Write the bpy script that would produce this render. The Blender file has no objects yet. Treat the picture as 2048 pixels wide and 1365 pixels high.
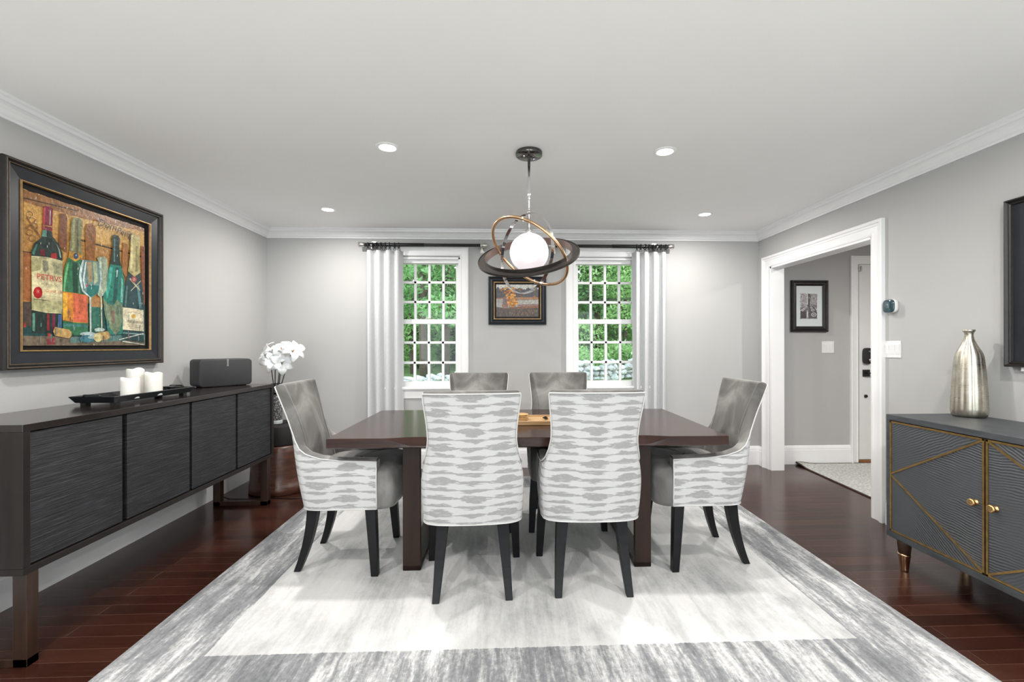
# Dining room interior, built in metres. x to the right along the window wall, y into the room, z up.
import bpy, bmesh, math, random
from mathutils import Vector, Matrix, Euler

R = math.radians
C = bpy.context.scene.collection
SC = bpy.context.scene

# brightness and main tones
EXPOSURE = 0.33
SKY_STRENGTH = 3.4
LIGHT_W, LIGHT_W2, LIGHT_W3, HALL_W = 17.0, 15.0, 14.5, 36.0
REAR_FILL_W = 32.0  # power of the fill downlights added behind the camera
GLOBE_E = 2.6
WALL_C, CEIL_C = (0.48, 0.478, 0.47), (0.93, 0.93, 0.92)
FLOOR_D, FLOOR_M, FLOOR_L = (0.018, 0.006, 0.004), (0.042, 0.014, 0.009), (0.075, 0.027, 0.017)
VELV_D, VELV_M, VELV_L = (0.095, 0.091, 0.086), (0.165, 0.160, 0.152), (0.28, 0.272, 0.26)
RUG_HX, RUG_HY = 1.6585, 1.36
# ------------------------------------------------------------------ camera
cam_d = bpy.data.cameras.new('camera')
cam = bpy.data.objects.new('camera', cam_d)
C.objects.link(cam)
cam_d.sensor_width = 36.0
cam_d.lens = 900.0 * 36.0 / 2048.0
cam_d.shift_x = -18.3 / 2048.0
cam_d.shift_y = 9.5 / 2048.0
cam_d.clip_start = 0.05
cam_d.clip_end = 200
cam.location = (0, 0, 1.23)
cam.rotation_euler = (R(90), R(0.1), -math.atan(34.8 / 900.0))
SC.camera = cam

# ------------------------------------------------------------------ view and sky
SC.view_settings.view_transform = 'Standard'
SC.view_settings.look = 'None'
SC.view_settings.gamma = 1.0
SC.view_settings.use_curve_mapping = False
SC.view_settings.exposure = EXPOSURE
SC.cycles.caustics_reflective = False
W = bpy.data.worlds.new('sky')
SC.world = W
W.use_nodes = True
W.node_tree.nodes['Background'].inputs[0].default_value = (0.86, 0.94, 1.0, 1)
W.node_tree.nodes['Background'].inputs[1].default_value = SKY_STRENGTH

# room measures
XL, XR, YB, YF, ZC = -2.345, 2.63, 4.55, -2.5, 2.39
DY0, DY1, DZ = 3.10, 4.335, 2.005         # the cased opening in the wall on the door side
HX1 = 5.0                                 # far side of the hall


def lamp(name, loc, power, radius, color=(1, 0.965, 0.93), kind='AREA'):
    l = bpy.data.lights.new(name, kind)
    l.energy = power
    l.color = color
    if kind == 'POINT':
        l.shadow_soft_size = radius
    else:
        l.shape = 'DISK'
        l.size = radius * 2
        l.spread = R(176)
    o = bpy.data.objects.new(name, l)
    o.location = loc
    C.objects.link(o)
    o['kind'] = 'helper'
    return o


# ------------------------------------------------------------------ node helpers
class G:
    """small wrapper that writes shader nodes as expressions"""
    def __init__(s, nt):
        s.nt = nt

    def n(s, t, **k):
        x = s.nt.nodes.new(t)
        for a, b in k.items():
            setattr(x, a, b)
        return x

    def put(s, sock, v):
        if hasattr(v, 'is_output') or isinstance(v, bpy.types.NodeSocket):
            s.nt.links.new(v, sock)
        else:
            sock.default_value = v

    def m(s, op, a, b=None, c=None):
        x = s.n('ShaderNodeMath', operation=op)
        s.put(x.inputs[0], a)
        if b is not None:
            s.put(x.inputs[1], b)
        if c is not None:
            s.put(x.inputs[2], c)
        return x.outputs[0]

    def co(s, which='Object'):
        return s.n('ShaderNodeTexCoord').outputs[which]

    def sep(s, v):
        x = s.n('ShaderNodeSeparateXYZ')
        s.put(x.inputs[0], v)
        return x.outputs

    def comb(s, a=0.0, b=0.0, c=0.0):
        x = s.n('ShaderNodeCombineXYZ')
        s.put(x.inputs[0], a); s.put(x.inputs[1], b); s.put(x.inputs[2], c)
        return x.outputs[0]

    def map(s, v, scale=(1, 1, 1), rot=(0, 0, 0), loc=(0, 0, 0)):
        x = s.n('ShaderNodeMapping')
        s.put(x.inputs[0], v)
        x.inputs['Scale'].default_value = scale
        x.inputs['Rotation'].default_value = rot
        x.inputs['Location'].default_value = loc
        return x.outputs[0]

    def noise(s, v, scale=5.0, detail=3.0, rough=0.55, dist=0.0):
        x = s.n('ShaderNodeTexNoise')
        s.put(x.inputs['Vector'], v)
        x.inputs['Scale'].default_value = scale
        x.inputs['Detail'].default_value = detail
        x.inputs['Roughness'].default_value = rough
        x.inputs['Distortion'].default_value = dist
        return x.outputs['Fac']

    def voro(s, v, scale=5.0, feature='F1'):
        x = s.n('ShaderNodeTexVoronoi', feature=feature)
        s.put(x.inputs['Vector'], v)
        x.inputs['Scale'].default_value = scale
        return x

    def white(s, v, dim='1D'):
        x = s.n('ShaderNodeTexWhiteNoise', noise_dimensions=dim)
        s.put(x.inputs['W' if dim == '1D' else 'Vector'], v)
        return x.outputs['Value']

    def ramp(s, f, stops, interp='LINEAR'):
        x = s.n('ShaderNodeValToRGB')
        x.color_ramp.interpolation = interp
        e = x.color_ramp.elements
        while len(e) < len(stops):
            e.new(0.5)
        for k, (p, c) in enumerate(stops):
            e[k].position = p
            e[k].color = tuple(c) + (1,) if len(c) == 3 else c
        s.put(x.inputs[0], f)
        return x.outputs[0]

    def mr(s, v, a, b, c=0.0, d=1.0):
        x = s.n('ShaderNodeMapRange')
        s.put(x.inputs[0], v)
        for k, t in enumerate((a, b, c, d)):
            s.put(x.inputs[k + 1], t)
        return x.outputs[0]

    def mix(s, f, a, b, blend='MIX'):
        x = s.n('ShaderNodeMix', data_type='RGBA', blend_type=blend)
        s.put(x.inputs[0], f)
        for sock, v in ((x.inputs[6], a), (x.inputs[7], b)):
            if isinstance(v, tuple) and len(v) == 3:
                v = v + (1,)
            s.put(sock, v)
        return x.outputs[2]

    def bump(s, h, strength=0.3, dist=0.01):
        x = s.n('ShaderNodeBump')
        x.inputs['Strength'].default_value = strength
        x.inputs['Distance'].default_value = dist
        s.put(x.inputs['Height'], h)
        return x.outputs[0]


def mat(name, color=(0.8, 0.8, 0.8), rough=0.5, metal=0.0, spec=None, emit=0.0, **extra):
    m = bpy.data.materials.new(name)
    m.use_nodes = True
    b = m.node_tree.nodes['Principled BSDF']
    b.inputs['Base Color'].default_value = tuple(color) + (1,)
    b.inputs['Roughness'].default_value = rough
    b.inputs['Metallic'].default_value = metal
    if spec is not None:
        b.inputs['Specular IOR Level'].default_value = spec
    if emit:
        b.inputs['Emission Color'].default_value = tuple(color) + (1,)
        b.inputs['Emission Strength'].default_value = emit
    for k, v in extra.items():
        b.inputs[k.replace('_', ' ')].default_value = v
    return m, G(m.node_tree), b.inputs


M = {}


def simple(key, color, rough=0.5, metal=0.0, vary=0.06, scale=12.0, bump=0.0, **k):
    """plain finish with a faint procedural variation"""
    m, g, i = mat(key, color, rough, metal, **k)
    v = g.noise(g.co(), scale, 4)
    c = tuple(max(0, x * (1 - vary)) for x in color)
    d = tuple(min(1, x * (1 + vary)) for x in color)
    g.put(i['Base Color'], g.ramp(v, [(0.3, c), (0.7, d)]))
    if bump:
        g.put(i['Normal'], g.bump(g.noise(g.co(), scale * 20, 2), bump, 0.002))
    M[key] = m
    return m


# ------------------------------------------------------------------ mesh helpers
class MB:
    """collects shapes and links them as one mesh object"""
    def __init__(s):
        s.v, s.f, s.mi, s.uv, s.col, s.sm = [], [], [], {}, {}, []

    def add(s, vs, fs, mi=0, smooth=False, uvs=None, col=None):
        o = len(s.v)
        s.v += [tuple(p) for p in vs]
        for k, f in enumerate(fs):
            if uvs is not None:
                s.uv[len(s.f)] = [uvs[j] for j in f]
            if col is not None:
                s.col[len(s.f)] = col
            s.f.append([o + j for j in f])
            s.mi.append(mi)
            s.sm.append(smooth)
        return s

    def box(s, a, b, mi=0, mat4=None):
        x0, y0, z0 = (min(a[k], b[k]) for k in range(3))
        x1, y1, z1 = (max(a[k], b[k]) for k in range(3))
        vs = [Vector(p) for p in ((x0, y0, z0), (x1, y0, z0), (x1, y1, z0), (x0, y1, z0), (x0, y0, z1), (x1, y0, z1), (x1, y1, z1), (x0, y1, z1))]
        if mat4 is not None:
            vs = [mat4 @ p for p in vs]
        return s.add(vs, [(0, 3, 2, 1), (4, 5, 6, 7), (0, 1, 5, 4), (1, 2, 6, 5), (2, 3, 7, 6), (3, 0, 4, 7)], mi)

    def grid(s, rows, mi=0, smooth=True, closed_u=False, closed_v=False, uvrows=None, caps=False):
        nr, nc = len(rows), len(rows[0])
        vs = [p for r in rows for p in r]
        fs = []
        for i in range(nr if closed_v else nr - 1):
            for j in range(nc if closed_u else nc - 1):
                a, b = i % nr, (i + 1) % nr
                c, d = j % nc, (j + 1) % nc
                fs.append((a * nc + c, a * nc + d, b * nc + d, b * nc + c))
        if caps:
            fs.append(tuple(range(nc))[::-1])
            fs.append(tuple((nr - 1) * nc + j for j in range(nc)))
        uvs = [p for r in uvrows for p in r] if uvrows else None
        return s.add(vs, fs, mi, smooth, uvs)

    def lathe(s, prof, center=(0, 0, 0), n=32, mi=0, smooth=True, mat4=None, flute=None):
        rows = []
        for r, z in prof:
            row = []
            for k in range(n):
                a = 2 * math.pi * k / n
                rr = r * (flute(a, z) if flute else 1)
                p = Vector((rr * math.cos(a), rr * math.sin(a), z))
                if mat4 is not None:
                    p = mat4 @ p
                row.append(tuple(p + Vector(center)))
            rows.append(row)
        return s.grid(rows, mi, smooth, closed_u=True, caps=True)

    def tube(s, pts, r, n=10, mi=0, closed=False, smooth=True):
        pts = [Vector(p) for p in pts]
        m = len(pts)
        rs = r if isinstance(r, (list, tuple)) else [r] * m
        rows, up = [], None
        for k in range(m):
            if closed:
                t = (pts[(k + 1) % m] - pts[k - 1]).normalized()
            else:
                t = (pts[min(k + 1, m - 1)] - pts[max(k - 1, 0)]).normalized()
            if up is None:
                up = Vector((0, 0, 1)) if abs(t.z) < 0.9 else Vector((1, 0, 0))
            a = t.cross(up)
            if a.length < 1e-6:
                a = t.orthogonal()
            a.normalize()
            b = a.cross(t).normalized()
            up = b
            rows.append([tuple(pts[k] + rs[k] * (math.cos(2 * math.pi * j / n) * a + math.sin(2 * math.pi * j / n) * b)) for j in range(n)])
        return s.grid(rows, mi, smooth, closed_u=True, closed_v=closed, caps=not closed)

    def cyl(s, a, b, r, r2=None, n=24, mi=0):
        return s.tube([a, b], [r, r if r2 is None else r2], n, mi)

    def poly(s, pts, depth, mi=0, P=None):
        """outline in a plane, given a real thickness"""
        P = P or (lambda a, b, h: (a, b, h))
        n = len(pts)
        vs = [P(a, b, 0) for a, b in pts] + [P(a, b, depth) for a, b in pts]
        fs = [tuple(range(n))[::-1], tuple(range(n, 2 * n))] + [(k, (k + 1) % n, n + (k + 1) % n, n + k) for k in range(n)]
        return s.add(vs, fs, mi)

    def frame(s, x0, y0, x1, y1, prof, P, mi=0, back=True):
        """mitred rectangular frame; prof = (distance inwards, height off the wall)"""
        rows = []
        for d, h in prof:
            rows.append([P(x0 + d, y0 + d, h), P(x1 - d, y0 + d, h), P(x1 - d, y1 - d, h), P(x0 + d, y1 - d, h)])
        return s.grid(rows, mi, False, closed_u=True)

    def strip(s, path, prof, frames, mi=0):
        rows = [[f(d, h) for d, h in prof] for f in frames]
        return s.grid(rows, mi, False, caps=True)

    def build(s, name, mats, parent=None, bevel=0.0, seg=2, angle=35, loc=None, subsurf=0, recalc=True, autosmooth=True):
        me = bpy.data.meshes.new(name)
        me.from_pydata(s.v, [], s.f)
        for mm in (mats if isinstance(mats, (list, tuple)) else [mats]):
            me.materials.append(mm)
        me.polygons.foreach_set('material_index', s.mi)
        me.polygons.foreach_set('use_smooth', [bool(x) for x in s.sm])
        if s.uv:
            ul = me.uv_layers.new(name='UVMap')
            for k, p in enumerate(me.polygons):
                if k in s.uv:
                    for li, uvc in zip(p.loop_indices, s.uv[k]):
                        ul.data[li].uv = uvc
        if s.col:
            at = me.color_attributes.new('paint', 'FLOAT_COLOR', 'CORNER')
            for k, p in enumerate(me.polygons):
                c = s.col.get(k, (0, 0, 0))
                for li in p.loop_indices:
                    at.data[li].color = (c[0], c[1], c[2], 1)
        if recalc:
            bm = bmesh.new()
            bm.from_mesh(me)
            bmesh.ops.recalc_face_normals(bm, faces=bm.faces)
            bm.to_mesh(me)
            bm.free()
        me.update()
        o = bpy.data.objects.new(name, me)
        C.objects.link(o)
        if parent is not None:
            o.parent = parent
        if loc:
            o.location = loc
        if bevel:
            b = o.modifiers.new('edges', 'BEVEL')
            b.width = bevel
            b.segments = seg
            b.limit_method = 'ANGLE'
            b.angle_limit = R(angle)
        if subsurf:
            b = o.modifiers.new('smooth', 'SUBSURF')
            b.levels = b.render_levels = subsurf
        return o


def thing(name, label, cat, loc=(0, 0, 0), rotz=0.0, group=None):
    o = bpy.data.objects.new(name, None)
    o.empty_display_size = 0.05
    C.objects.link(o)
    o.location = loc
    o.rotation_euler = (0, 0, rotz)
    return tag(o, label, cat, group)


def tag(o, label, cat, group=None):
    o['label'] = label
    o['category'] = cat
    if group:
        o['group'] = group
    return o


def struct(o):
    o['kind'] = 'structure'
    return o


def copy_tree(o, parent=None):
    c = o.copy()
    C.objects.link(c)
    if parent is not None:
        c.parent = parent
        c.matrix_parent_inverse = o.matrix_parent_inverse.copy()
    for ch in [x for x in KIDS.get(o.name, [])]:
        copy_tree(ch, c)
    return c


KIDS = {}


def index_kids():
    KIDS.clear()
    for o in bpy.data.objects:
        if o.parent is not None:
            KIDS.setdefault(o.parent.name, []).append(o)


def text_shape(body, size, shear=0.0):
    """letters as flat outlines: (vertices, faces) in a plane, centred"""
    cu = bpy.data.curves.new('letters', 'FONT')
    cu.body = body
    cu.size = size
    cu.shear = shear
    cu.align_x = 'CENTER'
    cu.align_y = 'CENTER'
    cu.resolution_u = 3
    o = bpy.data.objects.new('letters', cu)
    C.objects.link(o)
    bpy.context.view_layer.update()
    me = bpy.data.meshes.new_from_object(o.evaluated_get(bpy.context.evaluated_depsgraph_get()))
    vs = [tuple(v.co)[:2] for v in me.vertices]
    fs = [tuple(p.vertices) for p in me.polygons]
    bpy.data.objects.remove(o)
    bpy.data.curves.remove(cu)
    bpy.data.meshes.remove(me)
    return vs, fs


def PL(x):      # plane of the wall by the sideboard: a = y, b = z, h off the wall
    return lambda a, b, h: (x + h, a, b)


def PR(x):
    return lambda a, b, h: (x - h, a, b)


def PB(y):
    return lambda a, b, h: (a, y - h, b)

# ------------------------------------------------------------------ materials
def wall_paint(key, c, rough=0.85):
    m, g, i = mat(key, c, rough)
    v = g.noise(g.co(), 1.7, 3)
    g.put(i['Base Color'], g.ramp(v, [(0.3, tuple(x * 0.985 for x in c)), (0.7, tuple(min(1, x * 1.01) for x in c))]))
    g.put(i['Normal'], g.bump(g.noise(g.co(), 260, 2), 0.06, 0.002))
    M[key] = m


wall_paint('wall_paint', WALL_C)
wall_paint('ceiling_paint', CEIL_C, 0.9)
simple('trim_white', (0.91, 0.91, 0.91), 0.32, vary=0.01)
simple('plastic_white', (0.85, 0.85, 0.85), 0.35, vary=0.01)
simple('black_metal', (0.012, 0.012, 0.013), 0.32, vary=0.2)
simple('matte_black', (0.02, 0.02, 0.021), 0.55, vary=0.15)
simple('nickel', (0.55, 0.53, 0.49), 0.28, 1.0)
simple('chrome', (0.82, 0.82, 0.83), 0.05, 1.0, vary=0.01)
simple('dark_chrome', (0.13, 0.125, 0.12), 0.08, 1.0, vary=0.02)
simple('brass', (0.62, 0.40, 0.18), 0.26, 1.0, vary=0.12, scale=30)
simple('gold_line', (0.42, 0.27, 0.10), 0.38, 1.0, vary=0.2, scale=40)
simple('copper_ring', (0.72, 0.47, 0.28), 0.25, 1.0, vary=0.08)
simple('piping', (0.62, 0.615, 0.60), 0.8, vary=0.03)
simple('wax', (0.88, 0.86, 0.81), 0.45, vary=0.02, Subsurface_Weight=0.25)
simple('wick', (0.25, 0.2, 0.15), 0.8)
simple('petal', (0.9, 0.9, 0.89), 0.42, vary=0.02, Subsurface_Weight=0.15)
simple('pollen', (0.45, 0.18, 0.05), 0.7)
simple('rubber_shadow', (0.01, 0.009, 0.009), 0.8)
simple('leg_black', (0.008, 0.008, 0.0095), 0.38, vary=0.25, spec=0.25)
simple('speaker_black', (0.035, 0.036, 0.038), 0.62, vary=0.05, bump=0.12)
simple('logo_white', (0.8, 0.8, 0.8), 0.5)
simple('tray_black', (0.014, 0.017, 0.019), 0.22, vary=0.2)
simple('mat_navy', (0.010, 0.0125, 0.018), 0.38, vary=0.15, spec=0.4)
simple('mat_blackblue', (0.010, 0.014, 0.019), 0.36, vary=0.1)
simple('frame_black', (0.014, 0.012, 0.011), 0.36, vary=0.35, scale=25)
simple('frame_rub', (0.13, 0.085, 0.05), 0.42, vary=0.35, scale=40)
simple('frame_gold', (0.42, 0.26, 0.11), 0.4, 0.6, vary=0.25, scale=40)
simple('paper_mat', (0.74, 0.79, 0.79), 0.6, vary=0.01)
simple('door_paint', (0.80, 0.80, 0.79), 0.4, vary=0.01)
simple('wood_sill', (0.30, 0.13, 0.05), 0.45, vary=0.25)
simple('thermo_glass', (0.012, 0.05, 0.065), 0.06, vary=0.4, scale=18, Coat_Weight=1.0)
simple('bark', (0.085, 0.065, 0.05), 0.95, vary=0.35, scale=9)
simple('mulch', (0.36, 0.15, 0.07), 0.95, vary=0.35, scale=14)
simple('bounce_pale', (0.82, 0.81, 0.79), 0.95, vary=0.03)
simple('shade_cloth', (0.55, 0.62, 0.63), 0.8, vary=0.03)

# dark strip flooring
m, g, i = mat('floor_wood', (0.05, 0.02, 0.014), 0.2)
p = g.co()
x = g.n('ShaderNodeTexBrick')
x.offset = 0.37
x.offset_frequency = 2
g.put(x.inputs['Vector'], p)
x.inputs['Color1'].default_value = (0.2, 0.2, 0.2, 1)
x.inputs['Color2'].default_value = (0.8, 0.8, 0.8, 1)
x.inputs['Mortar'].default_value = (0, 0, 0, 1)
x.inputs['Scale'].default_value = 1.0
x.inputs['Mortar Size'].default_value = 0.0011
x.inputs['Mortar Smooth'].default_value = 0.2
x.inputs['Brick Width'].default_value = 0.93
x.inputs['Row Height'].default_value = 0.079
grain = g.noise(g.map(p, (2.2, 42, 1)), 2.0, 5, 0.6, 0.4)
tone = g.m('ADD', g.m('MULTIPLY', x.outputs['Color'], 0.5), g.m('MULTIPLY', grain, 0.5))
wood = g.ramp(tone, [(0.2, FLOOR_D), (0.55, FLOOR_M), (0.9, FLOOR_L)])
g.put(i['Base Color'], g.mix(x.outputs['Fac'], wood, (0.10, 0.055, 0.04)))
g.put(i['Roughness'], g.mr(grain, 0.2, 0.8, 0.15, 0.24))
g.put(i['Normal'], g.bump(g.m('SUBTRACT', g.m('MULTIPLY', grain, 0.12), x.outputs['Fac']), 0.18, 0.001))
i['Specular IOR Level'].default_value = 0.55
M['floor'] = m

# distressed grey and white rug: streaks along y, a darker border
m, g, i = mat('rug_pile', (0.6, 0.6, 0.6), 0.95)
p = g.co()
sx, sy, sz = g.sep(p)
warp = g.noise(g.map(p, (2.0, 2.0, 1)), 2.0, 3)
base = g.comb(g.m('ADD', sx, g.m('MULTIPLY', warp, 0.035)), sy, 0.0)
st1 = g.noise(g.map(base, (8.0, 0.9, 1)), 1.5, 8, 0.66, 0.12)
st2 = g.noise(g.map(base, (26.0, 3.0, 1)), 1.5, 8, 0.72, 0.15)
blot = g.noise(g.map(p, (1.6, 1.1, 1), loc=(3.1, 1.7, 0)), 1.5, 5, 0.6, 0.3)
speck = g.noise(g.map(p, (55, 42, 1)), 1.0, 6, 0.8)
dx = g.m('SUBTRACT', RUG_HX, g.m('ABSOLUTE', sx))
dy = g.m('SUBTRACT', RUG_HY, g.m('ABSOLUTE', sy))
edge = g.m('MINIMUM', dx, dy)
inb = g.m('LESS_THAN', g.m('ADD', edge, g.m('MULTIPLY', g.m('SUBTRACT', st2, 0.5), 0.02)), 0.335)
streak = g.m('ADD', g.m('MULTIPLY', st1, 0.46), g.m('ADD', g.m('MULTIPLY', st2, 0.30), g.m('MULTIPLY', speck, 0.24)))
field = g.ramp(g.m('ADD', g.m('MULTIPLY', streak, 0.55), g.m('MULTIPLY', blot, 0.5)), [(0.39, (0.30, 0.305, 0.31)), (0.47, (0.52, 0.52, 0.515)), (0.55, (0.69, 0.685, 0.675)), (0.66, (0.77, 0.765, 0.755))])
bord = g.ramp(g.m('ADD', g.m('MULTIPLY', streak, 1.15), g.m('MULTIPLY', g.m('SUBTRACT', blot, 0.65), 0.25)), [(0.42, (0.13, 0.135, 0.145)), (0.52, (0.26, 0.265, 0.275)), (0.575, (0.46, 0.46, 0.46)), (0.635, (0.72, 0.72, 0.71))])
g.put(i['Base Color'], g.mix(inb, field, bord))
g.put(i['Normal'], g.bump(g.noise(g.map(p, (1, 1, 1)), 420, 2), 0.35, 0.003))
i['Sheen Weight'].default_value = 0.15
M['rug'] = m

m, g, i = mat('hall_rug_weave', (0.6, 0.6, 0.58), 0.95)
p = g.co()
wv = g.n('ShaderNodeTexWave', wave_type='BANDS', bands_direction='DIAGONAL')
g.put(wv.inputs['Vector'], g.map(p, (1, 1, 1)))
wv.inputs['Scale'].default_value = 14
vo = g.voro(p, 45)
g.put(i['Base Color'], g.ramp(g.m('ADD', g.m('MULTIPLY', wv.outputs['Fac'], 0.35), vo.outputs['Distance']), [(0.1, (0.74, 0.74, 0.71)), (0.75, (0.40, 0.41, 0.38))]))
g.put(i['Normal'], g.bump(vo.outputs['Distance'], 0.5, 0.006))
M['hall_rug'] = m

# taupe grey velvet, brushed in patches
m, g, i = mat('velvet', (0.2, 0.19, 0.18), 0.6)
p = g.co()
v = g.noise(g.map(p, (1.0, 1.0, 0.8)), 5.0, 3, 0.5, 0.7)
g.put(i['Base Color'], g.ramp(v, [(0.36, VELV_D), (0.52, VELV_M), (0.66, VELV_L)]))
i['Sheen Weight'].default_value = 0.75
i['Sheen Roughness'].default_value = 0.32
i['Sheen Tint'].default_value = (0.75, 0.73, 0.70, 1)
i['Specular IOR Level'].default_value = 0.2
g.put(i['Normal'], g.bump(v, 0.12, 0.01))
M['velvet'] = m

# ikat weave: bands of diamonds with jagged, streaky edges
m, g, i = mat('ikat', (0.7, 0.7, 0.7), 0.85)
u, v, _ = g.sep(g.co('UV'))
row = g.m('FLOOR', g.m('MULTIPLY', v, 210.0))
jit = g.m('MULTIPLY', g.m('SUBTRACT', g.white(row), 0.5), 0.045)
wob = g.m('MULTIPLY', g.m('SUBTRACT', g.noise(g.comb(g.m('MULTIPLY', u, 9.0), g.m('MULTIPLY', row, 0.37), 0.0), 1.0, 3), 0.5), 0.020)
uu = g.m('ADD', g.m('ADD', u, jit), 0.16)
per = 0.32
tri = g.m('MULTIPLY', g.m('ABSOLUTE', g.m('SUBTRACT', g.m('FRACT', g.m('DIVIDE', uu, per)), 0.5)), 2.0)   # 0 in the middle of a column
a0 = g.m('SUBTRACT', 1.0, tri)
vb = g.m('ADD', g.m('ADD', g.m('DIVIDE', v, 0.0415), g.m('DIVIDE', wob, 0.0415)), g.m('MULTIPLY', a0, 0.40))
k = g.m('FLOOR', g.m('ADD', vb, 0.5))
dv = g.m('ABSOLUTE', g.m('SUBTRACT', vb, k))
km = g.m('FLOORED_MODULO', k, 4.0)
is0 = g.m('COMPARE', km, 0.0, 0.1)
is2 = g.m('COMPARE', km, 2.0, 0.1)
odd = g.m('SUBTRACT', 1.0, g.m('ADD', is0, is2))
inC = g.m('GREATER_THAN', a0, 0.5)
col = g.m('ABSOLUTE', g.m('SUBTRACT', a0, tri))                    # 0 in the light channels, 1 in the middle of a column
big = g.m('ADD', g.m('MULTIPLY', inC, is0), g.m('MULTIPLY', g.m('SUBTRACT', 1.0, inC), is2))
mid_ = g.m('ADD', g.m('MULTIPLY', inC, is2), g.m('MULTIPLY', g.m('SUBTRACT', 1.0, inC), is0))
th = g.m('ADD', 0.03, g.m('MULTIPLY', g.m('POWER', col, 0.85), g.m('ADD', 0.26, g.m('ADD', g.m('MULTIPLY', big, 0.37), g.m('MULTIPLY', mid_, 0.04)))))
mask = g.mr(g.m('SUBTRACT', th, dv), -0.02, 0.03)
brk = g.noise(g.comb(g.m('MULTIPLY', u, 22.0), g.m('MULTIPLY', row, 0.9), 0.0), 1.0, 2)
mask = g.m('MULTIPLY', mask, g.mr(brk, 0.25, 0.45, 0.35, 1.0))
thread = g.noise(g.comb(g.m('MULTIPLY', u, 60.0), g.m('MULTIPLY', v, 700.0), 0.0), 1.0, 2)
grey = g.ramp(thread, [(0.3, (0.30, 0.298, 0.295)), (0.7, (0.38, 0.378, 0.375))])
white = g.ramp(thread, [(0.3, (0.54, 0.54, 0.535)), (0.7, (0.60, 0.60, 0.595))])
g.put(i['Base Color'], g.mix(mask, white, grey))
g.put(i['Normal'], g.bump(thread, 0.12, 0.002))
M['ikat'] = m

# linen curtains, slightly see-through to daylight
m = bpy.data.materials.new('linen')
m.use_nodes = True
g = G(m.node_tree)
b = m.node_tree.nodes['Principled BSDF']
p = g.co()
lin = g.noise(g.map(p, (240, 240, 40)), 1.0, 3)
cl = g.ramp(lin, [(0.3, (0.74, 0.75, 0.76)), (0.7, (0.83, 0.835, 0.84))])
g.put(b.inputs['Base Color'], cl)
b.inputs['Roughness'].default_value = 0.9
g.put(b.inputs['Normal'], g.bump(lin, 0.15, 0.002))
tr = g.n('ShaderNodeBsdfTranslucent')
g.put(tr.inputs['Color'], cl)
mx = g.n('ShaderNodeMixShader')
mx.inputs[0].default_value = 0.22
g.put(mx.inputs[1], b.outputs[0])
g.put(mx.inputs[2], tr.outputs[0])
g.put(m.node_tree.nodes['Material Output'].inputs[0], mx.outputs[0])
M['linen'] = m

# thin window glass
m = bpy.data.materials.new('window_glass')
m.use_nodes = True
g = G(m.node_tree)
m.node_tree.nodes.remove(m.node_tree.nodes['Principled BSDF'])
fr = g.n('ShaderNodeFresnel')
fr.inputs['IOR'].default_value = 1.3
wav = g.noise(g.co(), 3.0, 2)
nb = g.bump(wav, 0.02, 0.01)
tb = g.n('ShaderNodeBsdfTransparent')
tb.inputs[0].default_value = (0.97, 0.99, 0.98, 1)
gl = g.n('ShaderNodeBsdfGlossy')
gl.inputs['Roughness'].default_value = 0.02
g.put(gl.inputs['Normal'], nb)
mx = g.n('ShaderNodeMixShader')
g.put(mx.inputs[0], fr.outputs[0])
g.put(mx.inputs[1], tb.outputs[0])
g.put(mx.inputs[2], gl.outputs[0])
g.put(m.node_tree.nodes['Material Output'].inputs[0], mx.outputs[0])
M['glass'] = m


def veneer(key, dark, light, rough, axis=(1, 30, 30), bump=0.05, scale=2.0):
    m, g, i = mat(key, light, rough)
    p = g.co()
    v = g.noise(g.map(p, axis), scale, 5, 0.6, 0.5)
    g.put(i['Base Color'], g.ramp(v, [(0.3, dark), (0.7, light)]))
    g.put(i['Normal'], g.bump(v, bump, 0.002))
    M[key] = m
    return i


ti = veneer('table_wood', (0.018, 0.008, 0.0065), (0.045, 0.018, 0.013), 0.22, (1.2, 14, 14), 0.02)
ti['Specular IOR Level'].default_value = 0.34
ti['Coat Weight'].default_value = 0.1
ti['Coat Roughness'].default_value = 0.16
veneer('table_leg', (0.022, 0.012, 0.009), (0.036, 0.018, 0.013), 0.45, (12, 12, 1))['Specular IOR Level'].default_value = 0.28
veneer('sideboard_case', (0.009, 0.0075, 0.007), (0.021, 0.016, 0.014), 0.42, (14, 1.2, 1.2))['Specular IOR Level'].default_value = 0.3
veneer('sideboard_top', (0.011, 0.009, 0.008), (0.024, 0.018, 0.016), 0.16, (14, 1.2, 1.2), 0.02)
veneer('sideboard_leg', (0.018, 0.009, 0.006), (0.05, 0.024, 0.014), 0.35, (10, 10, 1))
veneer('drum_wood', (0.035, 0.012, 0.007), (0.10, 0.036, 0.02), 0.34, (5, 5, 26), 0.3)
veneer('tray_wood', (0.30, 0.17, 0.07), (0.55, 0.36, 0.18), 0.55, (2, 30, 30))
veneer('coaster_wood', (0.42, 0.24, 0.09), (0.62, 0.40, 0.18), 0.5, (9, 9, 30))
simple('ring_liner', (0.22, 0.15, 0.13), 0.3, 0.6)
veneer('fixture_wood', (0.014, 0.011, 0.010), (0.034, 0.026, 0.022), 0.42, (14, 14, 40))
veneer('cab_case', (0.033, 0.038, 0.043), (0.068, 0.074, 0.081), 0.45, (6, 2, 9), 0.2, 3.0)
veneer('cab_leg', (0.03, 0.014, 0.01), (0.09, 0.045, 0.03), 0.5, (20, 20, 2), 0.3)

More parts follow.
